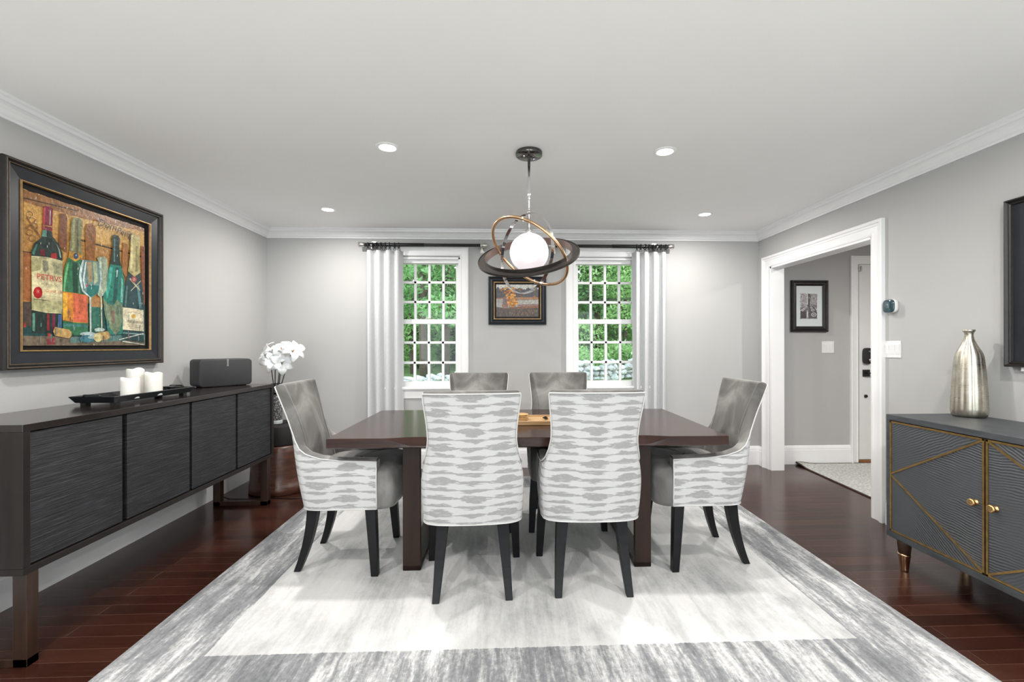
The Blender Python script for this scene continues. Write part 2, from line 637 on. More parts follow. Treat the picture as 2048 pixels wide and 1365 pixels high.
# rough, horizontally combed door panels of the sideboard
m, g, i = mat('combed_panel', (0.03, 0.03, 0.033), 0.42)
p = g.co()
v1 = g.noise(g.map(p, (1, 5.5, 170)), 1.0, 4, 0.65, 0.25)
v2 = g.noise(g.map(p, (1, 11, 60)), 1.0, 3, 0.6)
v = g.m('ADD', g.m('MULTIPLY', v1, 0.75), g.m('MULTIPLY', v2, 0.25))
g.put(i['Base Color'], g.ramp(v, [(0.36, (0.007, 0.007, 0.008)), (0.52, (0.018, 0.0185, 0.022)), (0.68, (0.055, 0.057, 0.065))]))
g.put(i['Normal'], g.bump(v, 0.9, 0.006))
g.put(i['Roughness'], g.mr(v, 0.3, 0.7, 0.5, 0.32))
M['combed'] = m

# cabinet doors: cerused grain, its direction set per inlaid field through the UVs
m, g, i = mat('cerused', (0.09, 0.10, 0.11), 0.46)
p = g.co('UV')
q = g.noise(g.map(p, (1.0, 1.0, 1.0)), 4.0, 2)
wv = g.n('ShaderNodeTexWave', wave_type='BANDS', bands_direction='Y')
g.put(wv.inputs['Vector'], p)
wv.inputs['Scale'].default_value = 26
wv.inputs['Distortion'].default_value = 5.5
wv.inputs['Detail'].default_value = 4
wv.inputs['Detail Scale'].default_value = 0.55
blo = g.noise(g.co(), 5.0, 4)
g.put(i['Base Color'], g.mix(g.m('MULTIPLY', blo, 0.9), g.ramp(wv.outputs['Fac'], [(0.05, (0.036, 0.041, 0.047)), (0.35, (0.060, 0.067, 0.076)), (1.0, (0.074, 0.083, 0.094))]), (0.068, 0.070, 0.074)))
g.put(i['Normal'], g.bump(g.m('MULTIPLY', wv.outputs['Fac'], g.mr(g.noise(g.co(), 3.2, 2), 0.38, 0.6)), 0.55, 0.004))
M['cerused'] = m

# beaten silver vase
m, g, i = mat('beaten_silver', (0.60, 0.55, 0.46), 0.3, 1.0)
p = g.co()
bn = g.noise(g.map(p, (4, 4, 120)), 1.0, 3)
bl = g.noise(p, 14, 3)
g.put(i['Base Color'], g.ramp(bl, [(0.3, (0.46, 0.42, 0.34)), (0.7, (0.68, 0.64, 0.55))]))
g.put(i['Normal'], g.bump(g.m('ADD', bn, bl), 0.07, 0.003))
g.put(i['Roughness'], g.mr(bn, 0.3, 0.7, 0.24, 0.38))
M['silver'] = m

# pebbled glass vase
m, g, i = mat('pebble_glass', (0.45, 0.46, 0.45), 0.12)
vo = g.voro(g.map(g.co(), (1, 1, 1)), 85)
g.put(i['Base Color'], g.ramp(vo.outputs['Distance'], [(0.1, (0.62, 0.63, 0.61)), (0.55, (0.10, 0.10, 0.10))]))
g.put(i['Normal'], g.bump(vo.outputs['Distance'], 0.5, 0.004))
M['pebble'] = m
m, g, i = mat('clear_glass', (0.9, 0.92, 0.9), 0.03, Transmission_Weight=1.0)
M['clear_glass'] = m

# paint on canvas: colours set per brush shape, broken up by a procedural craze and grain
m, g, i = mat('paint', (0.5, 0.4, 0.3), 0.3)
at = g.n('ShaderNodeAttribute', attribute_name='paint')
p = g.co()
n1 = g.noise(p, 55, 4, 0.65)
n2 = g.noise(g.map(p, (30, 30, 9)), 1.0, 4, 0.6)
fac = g.mr(g.m('ADD', g.m('MULTIPLY', n1, 0.6), g.m('MULTIPLY', n2, 0.4)), 0.3, 0.7, 0.30, 1.45)
sc = g.n('ShaderNodeVectorMath', operation='SCALE')
g.put(sc.inputs[0], at.outputs['Color'])
g.put(sc.inputs['Scale'], fac)
g.put(i['Base Color'], sc.outputs[0])
g.put(i['Normal'], g.bump(n1, 0.35, 0.004))
i['Coat Weight'].default_value = 0.2
i['Coat Roughness'].default_value = 0.12
i['Specular IOR Level'].default_value = 0.3
M['paint'] = m
m, g, i = mat('print', (0.5, 0.5, 0.5), 0.5)
at = g.n('ShaderNodeAttribute', attribute_name='paint')
n1 = g.noise(g.co(), 90, 3, 0.6)
sc = g.n('ShaderNodeVectorMath', operation='SCALE')
g.put(sc.inputs[0], at.outputs['Color'])
g.put(sc.inputs['Scale'], g.mr(n1, 0.3, 0.7, 0.55, 1.4))
g.put(i['Base Color'], sc.outputs[0])
M['print'] = m

# lit things
def lit(key, c, s):
    m, g, i = mat(key, c, 0.4)
    i['Emission Color'].default_value = tuple(c) + (1,)
    i['Emission Strength'].default_value = s
    M[key] = m


lit('lens_glow', (1.0, 0.97, 0.92), 14.0)
lit('globe_glow', (1.0, 0.985, 0.97), GLOBE_E)
# frosted opal globe round the glowing bulb
m = bpy.data.materials.new('opal_glass')
m.use_nodes = True
g = G(m.node_tree)
b = m.node_tree.nodes['Principled BSDF']
b.inputs['Base Color'].default_value = (0.92, 0.88, 0.90, 1)
b.inputs['Roughness'].default_value = 0.18
b.inputs['Emission Color'].default_value = (0.98, 0.93, 0.96, 1)
b.inputs['Emission Strength'].default_value = 0.22
rf = g.n('ShaderNodeBsdfRefraction')
rf.inputs['Color'].default_value = (0.98, 0.95, 0.97, 1)
rf.inputs['Roughness'].default_value = 0.55
rf.inputs['IOR'].default_value = 1.08
mx = g.n('ShaderNodeMixShader')
mx.inputs[0].default_value = 0.5
g.put(mx.inputs[1], b.outputs[0])
g.put(mx.inputs[2], rf.outputs[0])
g.put(m.node_tree.nodes['Material Output'].inputs[0], mx.outputs[0])
M['opal'] = m

# outdoors
def leaf(key, a, b):
    m = bpy.data.materials.new(key)
    m.use_nodes = True
    g = G(m.node_tree)
    bs = m.node_tree.nodes['Principled BSDF']
    oi = g.n('ShaderNodeObjectInfo')
    v = g.noise(g.co(), 1.3, 4, 0.7)
    c = g.mix(v, a, b)
    g.put(bs.inputs['Base Color'], c)
    bs.inputs['Roughness'].default_value = 0.6
    t = g.n('ShaderNodeBsdfTranslucent')
    g.put(t.inputs[0], c)
    x = g.n('ShaderNodeMixShader')
    x.inputs[0].default_value = 0.45
    g.put(x.inputs[1], bs.outputs[0])
    g.put(x.inputs[2], t.outputs[0])
    g.put(m.node_tree.nodes['Material Output'].inputs[0], x.outputs[0])
    M[key] = m


leaf('leaf_bright', (0.18, 0.36, 0.14), (0.56, 0.80, 0.36))
leaf('leaf_mid', (0.10, 0.25, 0.10), (0.36, 0.62, 0.28))
leaf('leaf_pale', (0.25, 0.42, 0.20), (0.60, 0.75, 0.50))
m, g, i = mat('grass', (0.1, 0.2, 0.05), 0.95)
v = g.noise(g.co(), 1.5, 6, 0.7)
g.put(i['Base Color'], g.ramp(v, [(0.3, (0.08, 0.13, 0.05)), (0.5, (0.14, 0.24, 0.08)), (0.75, (0.26, 0.36, 0.15))]))
M['grass'] = m
m, g, i = mat('field_stone', (0.4, 0.42, 0.42), 0.9)
v = g.noise(g.co(), 2.5, 6, 0.7)
g.put(i['Base Color'], g.ramp(v, [(0.3, (0.20, 0.23, 0.23)), (0.5, (0.34, 0.37, 0.37)), (0.72, (0.54, 0.57, 0.56))]))
g.put(i['Normal'], g.bump(v, 0.6, 0.05))
M['stone'] = m

# ------------------------------------------------------------------ room shell
def wall_with_holes(name, a0, a1, z0, z1, holes, P, thick, material):
    """wall slab in plane P with rectangular holes (a0, a1, z0, z1)"""
    xs = sorted({a0, a1} | {h[0] for h in holes} | {h[1] for h in holes})
    zs = sorted({z0, z1} | {h[2] for h in holes} | {h[3] for h in holes})
    mb = MB()
    for i in range(len(xs) - 1):
        for j in range(len(zs) - 1):
            cx, cz = (xs[i] + xs[i + 1]) / 2, (zs[j] + zs[j + 1]) / 2
            if any(h[0] < cx < h[1] and h[2] < cz < h[3] for h in holes):
                continue
            mb.box(P(xs[i], zs[j], 0), P(xs[i + 1], zs[j + 1], -thick))
    o = mb.build(name, material)
    bm = bmesh.new()
    bm.from_mesh(o.data)
    bmesh.ops.remove_doubles(bm, verts=bm.verts, dist=1e-5)
    seen = {}
    for f in list(bm.faces):                      # drop the coincident inner faces between cells
        k = tuple(sorted(v.index for v in f.verts))
        seen.setdefault(k, []).append(f)
    bmesh.ops.delete(bm, geom=[f for v in seen.values() if len(v) > 1 for f in v], context='FACES_ONLY')
    bmesh.ops.recalc_face_normals(bm, faces=bm.faces)
    bm.to_mesh(o.data)
    bm.free()
    return struct(o)


# window measures: glass left, pitch, casing outer/inner
WIN = [dict(n='window_1', g0=-1.028, pitch=0.1425, co0=-1.163, co1=-0.353, ci0=-1.078, ci1=-0.438),
       dict(n='window_2', g0=0.768, pitch=0.1485, co0=0.629, co1=1.471, ci0=0.716, ci1=1.384)]
WZ0, WZ1 = 0.80, 2.117
struct(MB().box((XL - 0.3, YF - 0.3, -0.12), (HX1 + 0.15, YB + 0.15, 0)).build('floor', M['floor']))
struct(MB().box((XL - 0.3, YF - 0.3, ZC), (HX1 + 0.15, YB + 0.15, ZC + 0.12)).build('ceiling', M['ceiling_paint']))
wall_with_holes('wall_back', XL - 0.12, HX1 + 0.12, 0, ZC, [(w['ci0'], w['ci1'], WZ0, WZ1) for w in WIN], PB(YB), 0.15, M['wall_paint'])
wall_with_holes('wall_left', YF - 0.12, YB, 0, ZC, [], PL(XL), 0.12, M['wall_paint'])
wall_with_holes('wall_right', YF - 0.12, YB, 0, ZC, [(DY0, DY1, 0, DZ)], PR(XR), 0.115, M['wall_paint'])
FILL_OPENINGS = [(-2.2, -0.15), (0.3, 2.45)]  # openings invented behind the camera to let in soft fill light
wall_with_holes('wall_front', XL - 0.12, HX1 + 0.12, 0, ZC, [(a, b, 0.10, 2.20) for a, b in FILL_OPENINGS], lambda a, b, h: (a, YF + h, b), 0.12, M['wall_paint'])
wall_with_holes('wall_hall', YF - 0.12, YB, 0, ZC, [], PR(HX1), 0.12, M['wall_paint'])


# crown moulding round the dining room
def crown(name, x0, y0, x1, y1):
    prof = [(0.000, 2.302), (0.010, 2.302), (0.012, 2.314), (0.018, 2.316), (0.024, 2.322), (0.030, 2.334), (0.042, 2.350), (0.052, 2.357), (0.062, 2.360),
            (0.064, 2.366), (0.066, 2.376), (0.078, 2.379), (0.080, 2.390)]
    rows = [[(x0 + d, y0 + d, z), (x1 - d, y0 + d, z), (x1 - d, y1 - d, z), (x0 + d, y1 - d, z)] for d, z in prof]
    return struct(MB().grid(rows, 0, False, closed_u=True).build(name, M['trim_white']))


crown('trim_1', XL, YF, XR, YB)


def baseboard(name, P, a0, a1):
    prof = [(0, 0), (0.018, 0), (0.018, 0.012), (0.016, 0.145), (0.0135, 0.152), (0.013, 0.165), (0.008, 0.180), (0.003, 0.190), (0, 0.192)]
    rows = [[P(a, z, h) for h, z in prof] for a in (a0, a1)]
    mb = MB().grid(rows, 0, False, caps=True)
    return struct(mb.build(name, M['trim_white']))


baseboard('baseboard_left', PL(XL), YF, YB)
baseboard('baseboard_back', PB(YB), XL, XR)
baseboard('baseboard_right', PR(XR), DY1 + 0.115, YB)
baseboard('baseboard_front', PR(XR), YF, DY0 - 0.115)
baseboard('baseboard_hall', PB(YB), XR + 0.115, 3.598)

# cased opening to the hall: two jamb-lined sides, head, moulded casing on both faces
CAS = [(0.0, 0.0), (0.0, 0.026), (0.012, 0.030), (0.022, 0.028), (0.026, 0.020), (0.040, 0.018), (0.044, 0.014), (0.085, 0.012), (0.092, 0.016), (0.104, 0.013), (0.104, 0.0)]


def u_casing(mb, P, a0, a1, ztop, w, prof):
    """three-sided mitred casing; a0..a1 and ztop are the OUTER measures"""
    k = w / 0.104
    rows = [[P(a0 + d * k, 0, h), P(a0 + d * k, ztop - d * k, h), P(a1 - d * k, ztop - d * k, h), P(a1 - d * k, 0, h)] for d, h in prof]
    mb.grid(rows, 0, False)


mb = MB()
u_casing(mb, PR(XR), DY0 - 0.095, DY1 + 0.120, DZ + 0.105, 0.104, CAS)
u_casing(mb, lambda a, b, h: (XR + 0.115 + h, a, b), DY0 - 0.095, DY1 + 0.120, DZ + 0.105, 0.104, CAS)
mb.box((XR - 0.008, DY0 - 0.004, 0), (XR + 0.123, DY0 + 0.018, DZ))
mb.box((XR - 0.008, DY1 - 0.018, 0), (XR + 0.123, DY1 + 0.004, DZ))
mb.box((XR - 0.008, DY0, DZ - 0.018), (XR + 0.123, DY1, DZ + 0.004))
struct(mb.build('trim_2', M['trim_white']))

# ------------------------------------------------------------------ windows
for w in WIN:
    wd = struct(bpy.data.objects.new(w['n'], None))
    C.objects.link(wd)
    P = PB(YB)
    mb = MB()
    k = (w['ci0'] - w['co0']) / 0.104
    rows = [[P(w['co0'] + d * k, 0.80, h), P(w['co0'] + d * k, 2.219 - d * k, h), P(w['co1'] - d * k, 2.219 - d * k, h), P(w['co1'] - d * k, 0.80, h)] for d, h in CAS]
    mb.grid(rows, 0, False)
    mb.build('casing', M['trim_white'], wd)
    mb = MB()
    a, b = w['ci0'], w['ci1']
    mb.box((a - 0.002, YB - 0.012, WZ0), (a + 0.016, YB + 0.15, WZ1))
    mb.box((b - 0.016, YB - 0.012, WZ0), (b + 0.002, YB + 0.15, WZ1))
    mb.box((a, YB - 0.012, WZ1 - 0.016), (b, YB + 0.15, WZ1 + 0.002))
    mb.box((a, YB + 0.03, WZ1 - 0.05), (b, YB + 0.045, WZ1 - 0.012))
    mb.build('jamb', M['trim_white'], wd)
    mb = MB()
    mb.box((w['co0'] - 0.02, YB - 0.045, 0.795), (w['co1'] + 0.02, YB + 0.15, 0.822))
    mb.build('sill', M['trim_white'], wd, bevel=0.006)
    mb = MB()
    mb.grid([[P(x, z, h) for h, z in ((0, 0.705), (0.012, 0.705), (0.014, 0.715), (0.014, 0.775), (0.022, 0.783), (0.024, 0.795), (0, 0.795))] for x in (w['co0'], w['co1'])], 0, False, caps=True)
    mb.build('apron', M['trim_white'], wd)
    # sashes: upper one in the outer track, lower one in the inner track
    for nm, y0, z0, z1, rowz, zt, zb in (('upper_sash', YB + 0.075, 1.453, 2.105, None, 2.065, 1.492), ('lower_sash', YB + 0.035, 0.818, 1.500, None, 1.452, 0.872)):
        mb = MB()
        gl, gr = w['g0'], w['g0'] + 4 * w['pitch'] - 0.03
        t = 0.036
        mb.box((a + 0.012, y0, z0), (gl, y0 + t, z1))
        mb.box((gr, y0, z0), (b - 0.012, y0 + t, z1))
        mb.box((gl, y0, zt), (gr, y0 + t, z1))
        mb.box((gl, y0, z0), (gr, y0 + t, zb))
        for c in range(1, 4):
            xc = w['g0'] - 0.015 + c * w['pitch']
            mb.box((xc - 0.013, y0 + 0.004, zb), (xc + 0.013, y0 + t - 0.004, zt))
        h = (zt - zb + 0.03) / 3
        for r in range(1, 3):
            zc = zb - 0.015 + r * h
            mb.box((gl, y0 + 0.004, zc - 0.013), (gr, y0 + t - 0.004, zc + 0.013))
        so = mb.build(nm, M['trim_white'], wd, bevel=0.003, seg=1)
        MB().box((gl - 0.004, y0 + 0.017, zb - 0.004), (gr + 0.004, y0 + 0.020, zt + 0.004)).build('pane', M['glass'], so)
    lk = MB()
    xm = (w['g0'] * 2 + 4 * w['pitch'] - 0.03) / 2
    lk.cyl((xm, YB + 0.052, 1.500), (xm, YB + 0.052, 1.510), 0.014, n=14)
    lk.box((xm - 0.03, YB + 0.046, 1.508), (xm + 0.012, YB + 0.058, 1.515))
    lk.build('sash_lock', M['nickel'], wd)

for k, (a, b) in enumerate(FILL_OPENINGS):  # glazing for the added fill openings, out of view
    wd = struct(bpy.data.objects.new('window_%d' % (k + 3), None))
    C.objects.link(wd)
    mb = MB()
    for q in ((a, a + 0.05, 0.10, 2.20), (b - 0.05, b, 0.10, 2.20), (a, b, 0.10, 0.16), (a, b, 2.14, 2.20), ((a + b) / 2 - 0.03, (a + b) / 2 + 0.03, 0.10, 2.20)):
        mb.box((q[0], YF - 0.09, q[2]), (q[1], YF - 0.03, q[3]))
    mb.build('frame', M['trim_white'], wd)
    MB().box((a + 0.04, YF - 0.065, 0.15), (b - 0.04, YF - 0.061, 2.15)).build('pane', M['glass'], wd)

# ------------------------------------------------------------------ entrance door at the end of the hall
dr = struct(bpy.data.objects.new('door_1', None))
C.objects.link(dr)
mb = MB()
u_casing(mb, PB(YB), 3.598, 4.72, 2.158, 0.085, CAS)
mb.build('casing', M['trim_white'], dr)
mb = MB()
x0, x1 = 3.692, 4.62
mb.box((x0, YB - 0.010, 0.042), (x1, YB + 0.0, 2.068))
for (pa, pb, za, zb) in ((x0 + 0.13, x0 + 0.42, 0.25, 0.92), (x1 - 0.42, x1 - 0.13, 0.25, 0.92), (x0 + 0.13, x0 + 0.42, 1.10, 1.92), (x1 - 0.42, x1 - 0.13, 1.10, 1.92)):
    mb.frame(pa, za, pb, zb, [(0, 0), (0.006, 0.008), (0.02, 0.008), (0.03, 0.0)], PB(YB - 0.010))
mb.build('door_leaf', M['door_paint'], dr)
MB().box((x0, YB - 0.014, 0.0), (x1, YB - 0.001, 0.036)).build('threshold', M['wood_sill'], dr)
mb = MB().box((3.683, YB - 0.030, 1.998), (3.712, YB - 0.008, 2.045))
mb.cyl((3.697, YB - 0.034, 1.995), (3.697, YB - 0.034, 2.05), 0.006, n=10)
mb.build('hinge', M['nickel'], dr, bevel=0.002)
kp = MB()
kp.poly([(3.724 + 0.0 + 0.045 * (1 + math.copysign(abs(math.cos(t)) ** 0.55, math.cos(t))), 1.118 + 0.083 * math.copysign(abs(math.sin(t)) ** 0.55, math.sin(t))) for t in [2 * math.pi * k / 28 for k in range(28)]], 0.028, 0, PB(YB - 0.010))
ko = kp.build('keypad_lock', M['matte_black'], dr, bevel=0.004)
tl = MB().cyl((3.782, YB - 0.038, 1.075), (3.782, YB - 0.06, 1.075), 0.018, n=18)
tl.box((3.776, YB - 0.066, 1.058), (3.788, YB - 0.058, 1.092))
tl.build('thumb_turn', M['nickel'], ko)
MB().cyl((3.782, YB - 0.037, 1.165), (3.782, YB - 0.041, 1.165), 0.008, n=14).build('button', M['nickel'], ko)
lv = MB().box((3.728, YB - 0.024, 0.905), (3.798, YB - 0.008, 0.975))
lv.cyl((3.766, YB - 0.024, 0.94), (3.766, YB - 0.058, 0.94), 0.010, n=12)
lv.box((3.758, YB - 0.066, 0.932), (3.88, YB - 0.052, 0.948))
lv.build('lever_handle', M['black_metal'], dr, bevel=0.002)
MB().cyl((3.760, YB - 0.008, 0.700), (3.760, YB - 0.022, 0.700), 0.016, n=18).build('bolt_cover', M['black_metal'], dr)

# ------------------------------------------------------------------ recessed ceiling lights
LIGHTS = [(-0.675, 2.650, 'recessed ceiling light between the pendant and the big framed bottle painting'),
          (0.963, 2.650, 'recessed ceiling light between the pendant and the hall doorway'),
          (-1.487, 3.871, 'recessed ceiling light by the window wall on the sideboard side'),
          (1.774, 3.904, 'recessed ceiling light by the window wall near the hall doorway'),
          (-1.55, 1.30, 'recessed ceiling light above the near end of the dark sideboard'),
          (1.80, 1.30, 'recessed ceiling light above the grey cabinet'),
          (-0.9, -0.4, 'fill downlight added behind the viewer, sideboard side'),  # this and the next: unseen, added to brighten the room from behind
          (1.2, -0.4, 'fill downlight added behind the viewer, cabinet side'),
          (3.85, 2.6, 'unseen downlight added to light the hall')]  # out of view, added so the hall is not too dark
for x, y, lab in LIGHTS:
    t = thing('recessed_light', lab, 'ceiling light', (x, y, ZC), group='recessed ceiling lights')
    mb = MB().lathe([(0.046, 0.0), (0.046, -0.004), (0.050, -0.007), (0.062, -0.005), (0.066, -0.001), (0.066, 0.0)], n=40)
    mb.build('trim_ring', M['trim_white'], t)
    MB().lathe([(0.046, -0.001), (0.0455, -0.0045), (0.03, -0.0075), (0.012, -0.0085), (0.001, -0.0088)], n=40).build('lens', M['lens_glow'], t)
    pw = REAR_FILL_W if y < 0 else LIGHT_W2 if y < 2 else LIGHT_W if y < 3 else LIGHT_W3
    if x > 3:
        pw = HALL_W
    l = lamp('light_source', (x, y, ZC - 0.012), pw, 0.045)


# ------------------------------------------------------------------ rug
RUG_C = (0.1435, 2.84)
ro = MB().box((-RUG_HX, -RUG_HY, 0.0), (RUG_HX, RUG_HY, 0.011)).build('area_rug', M['rug'], bevel=0.005)
ro.location = (RUG_C[0], RUG_C[1], 0.0)
tag(ro, 'large grey and white distressed rug with a darker streaked border under the dining table', 'rug')
RZ = 0.0115

mb = MB()
rows = []
for a in range(13):
    yy = 3.50 + (4.525 - 3.50) * a / 12
    row = []
    for b in range(25):
        xx = 2.945 + 0.065 * a / 12 + (4.7 - 2.945) * b / 24
        curl = 0.02 * max(0, 1 - ((xx - 3.0) ** 2 + (yy - 4.52) ** 2) / 0.03)
        row.append((xx, yy, 0.008 + curl))
    rows.append(row)
ho = thing('hall_rug', 'pale woven rug with a thin dark bound edge lying in the hall beyond the doorway', 'rug', (0, 0, 0))
top = [r for r in rows]
mb.grid(top)
mb.grid([[(p[0], p[1], p[2] - 0.008) for p in r] for r in rows])
rim = [rows[0][k] for k in range(25)] + [rows[k][24] for k in range(1, 13)] + [rows[12][k] for k in range(23, -1, -1)] + [rows[k][0] for k in range(11, 0, -1)]
mb.build('weave', M['hall_rug'], ho, recalc=True)
MB().tube([(p[0], p[1], p[2] - 0.003) for p in rim], 0.007, 8, closed=True).build('binding', M['bark'], ho)

o = MB().box((-2.1, -2.35, 0.0), (2.4, 0.95, 0.012)).build('bounce_rug', M['bounce_pale'], bevel=0.005)  # out of view, added as a pale reflector to lift the ceiling
tag(o, 'unseen pale sheet added behind the viewer to bounce light to the ceiling', 'rug')

# ------------------------------------------------------------------ dining table
TB = thing('dining_table', 'dark brown wood slab dining table with sled legs in the middle of the rug', 'table', (0.140, 2.838, RZ), R(-0.5))
TZ = 0.755 - RZ
L2, W2, TH = 1.043, 0.513, 0.052
mb = MB()


def scallop(x):
    """how far the live edge is carved back at x"""
    a = abs(x)
    return max(0.0, min(1.0, min((a - 0.33) / 0.09, (0.76 - a) / 0.16)))


xs = [-L2 + 2 * L2 * k / 96 for k in range(97)]
rows = []
for x in xs:
    s = scallop(x)
    s = s * s * (3 - 2 * s)
    r = []
    for yy, zz in ((-W2 + 0.008, TZ - TH), (-W2, TZ - TH + 0.006), (-W2 + 0.002 * s, TZ - 0.004 - 0.036 * s), (-W2 + 0.004 + 0.030 * s, TZ), (W2 - 0.004 - 0.030 * s, TZ), (W2 - 0.002 * s, TZ - 0.004 - 0.036 * s), (W2, TZ - TH + 0.006), (W2 - 0.008, TZ - TH)):
        xx = x
        r.append((xx, yy, zz))
    rows.append(r)
mb.grid(rows, 0, False, closed_u=True, caps=True)
mb.build('tabletop', M['table_wood'], TB)
for sx in (-1, 1):
    mb = MB()
    xa, xb = (-0.685, -0.59) if sx < 0 else (0.582, 0.672)
    h = TZ - TH
    ring = []
    y0, y1 = -0.385, 0.385
    for yy0, yy1, z0, z1 in ((y0, y0 + 0.028, 0, h), (y1 - 0.028, y1, 0, h), (y0, y1, 0, 0.028), (y0, y1, h - 0.02, h)):
        mb.box((xa, yy0, z0), (xb, yy1, z1))
    mb.build('leg', M['table_leg'], TB, bevel=0.0025, seg=2)

# ------------------------------------------------------------------ upholstered chairs
def lerp_tab(tab, x):
    if x <= tab[0][0]:
        return tab[0][1]
    for (a, b), (c, d) in zip(tab, tab[1:]):
        if x <= c:
            t = (x - a) / (c - a)
            return b + (d - b) * t
    return tab[-1][1]


def smooth_tab(tab, n=60, passes=6):
    a, b = tab[0][0], tab[-1][0]
    xs = [a + (b - a) * k / n for k in range(n + 1)]
    ys = [lerp_tab(tab, x) for x in xs]
    for _ in range(passes):
        ys = [ys[0]] + [(ys[k - 1] + 2 * ys[k] + ys[k + 1]) / 4 for k in range(1, n)] + [ys[-1]]
    return list(zip(xs, ys))


WTAB = smooth_tab([(0.35, 0.247), (0.45, 0.254), (0.55, 0.255), (0.62, 0.246), (0.68, 0.232), (0.74, 0.222), (0.80, 0.224), (0.88, 0.236), (0.96, 0.250), (1.01, 0.257)])
YTAB = smooth_tab([(0.35, -0.198), (0.42, -0.212), (0.51, -0.228), (0.62, -0.248), (0.70, -0.263), (0.855, -0.297), (1.01, -0.342)])
# plan of the shell (arc length, share of the half width, metres forward)
PLAN = smooth_tab([(0.0, 0.0), (0.10, 0.4), (0.175, 0.7), (0.222, 0.88), (0.252, 0.965), (0.300, 1.0), (0.45, 1.0), (0.63, 0.985)], 120, 4)
PLANY = smooth_tab([(0.0, 0.0), (0.10, 0.003), (0.175, 0.013), (0.222, 0.032), (0.252, 0.058), (0.300, 0.106), (0.45, 0.256), (0.63, 0.436)], 120, 4)
# height of the top edge along the shell
EDGE = [(0.0, 1.0), (0.218, 1.0), (0.222, 0.992), (0.225, 0.93), (0.230, 0.85), (0.238, 0.775), (0.250, 0.715), (0.268, 0.672), (0.30, 0.645), (0.36, 0.622), (0.45, 0.611), (0.63, 0.604)]
HEM = 0.352


def shell_point(a, z, off=0.0):
    s = 1 if a >= 0 else -1
    a = abs(a)
    w = lerp_tab(WTAB, z)
    k = 1.0 if z < 0.6 else max(0.8, 1 - (z - 0.6) * 0.5)
    px, py = lerp_tab(PLAN, a), lerp_tab(PLANY, a)
    q = max(0.0, min(1.0, (a - 0.27) / 0.22))
    q = q * q * (3 - 2 * q)
    x, y = s * px * w, lerp_tab(YTAB, z) * (1 - q) - 0.214 * q + py * (k if a < 0.3 else 1 - (1 - k) * max(0, (0.45 - a) / 0.15))
    if off:
        e = 0.004
        ax, ay = lerp_tab(PLAN, max(0, a - e)), lerp_tab(PLANY, max(0, a - e))
        bx, by = lerp_tab(PLAN, min(0.63, a + e)), lerp_tab(PLANY, min(0.63, a + e))
        tx, ty = (bx - ax) * w, by - ay
        ln = math.hypot(tx, ty) or 1
        nx, ny = -ty / ln, tx / ln          # points into the chair
        x += s * nx * off
        y += ny * off
    return (x, y, z)


half = [0.0, 0.03, 0.06, 0.09, 0.12, 0.145, 0.165, 0.185, 0.20, 0.212, 0.218, 0.2215, 0.2235, 0.2255, 0.2275, 0.230, 0.234, 0.238, 0.243, 0.25, 0.258, 0.268, 0.28, 0.295, 0.31, 0.33, 0.36, 0.40, 0.45, 0.51, 0.57, 0.63]
COLS = [-a for a in half[:0:-1]] + half


def thick(a, z):
    a = abs(a)
    t = 0.055 if a > 0.28 else 0.055 + 0.025 * (1 - a / 0.28)
    return t * (1.0 if z < 0.7 else 1 - 0.28 * (z - 0.7) / 0.3)


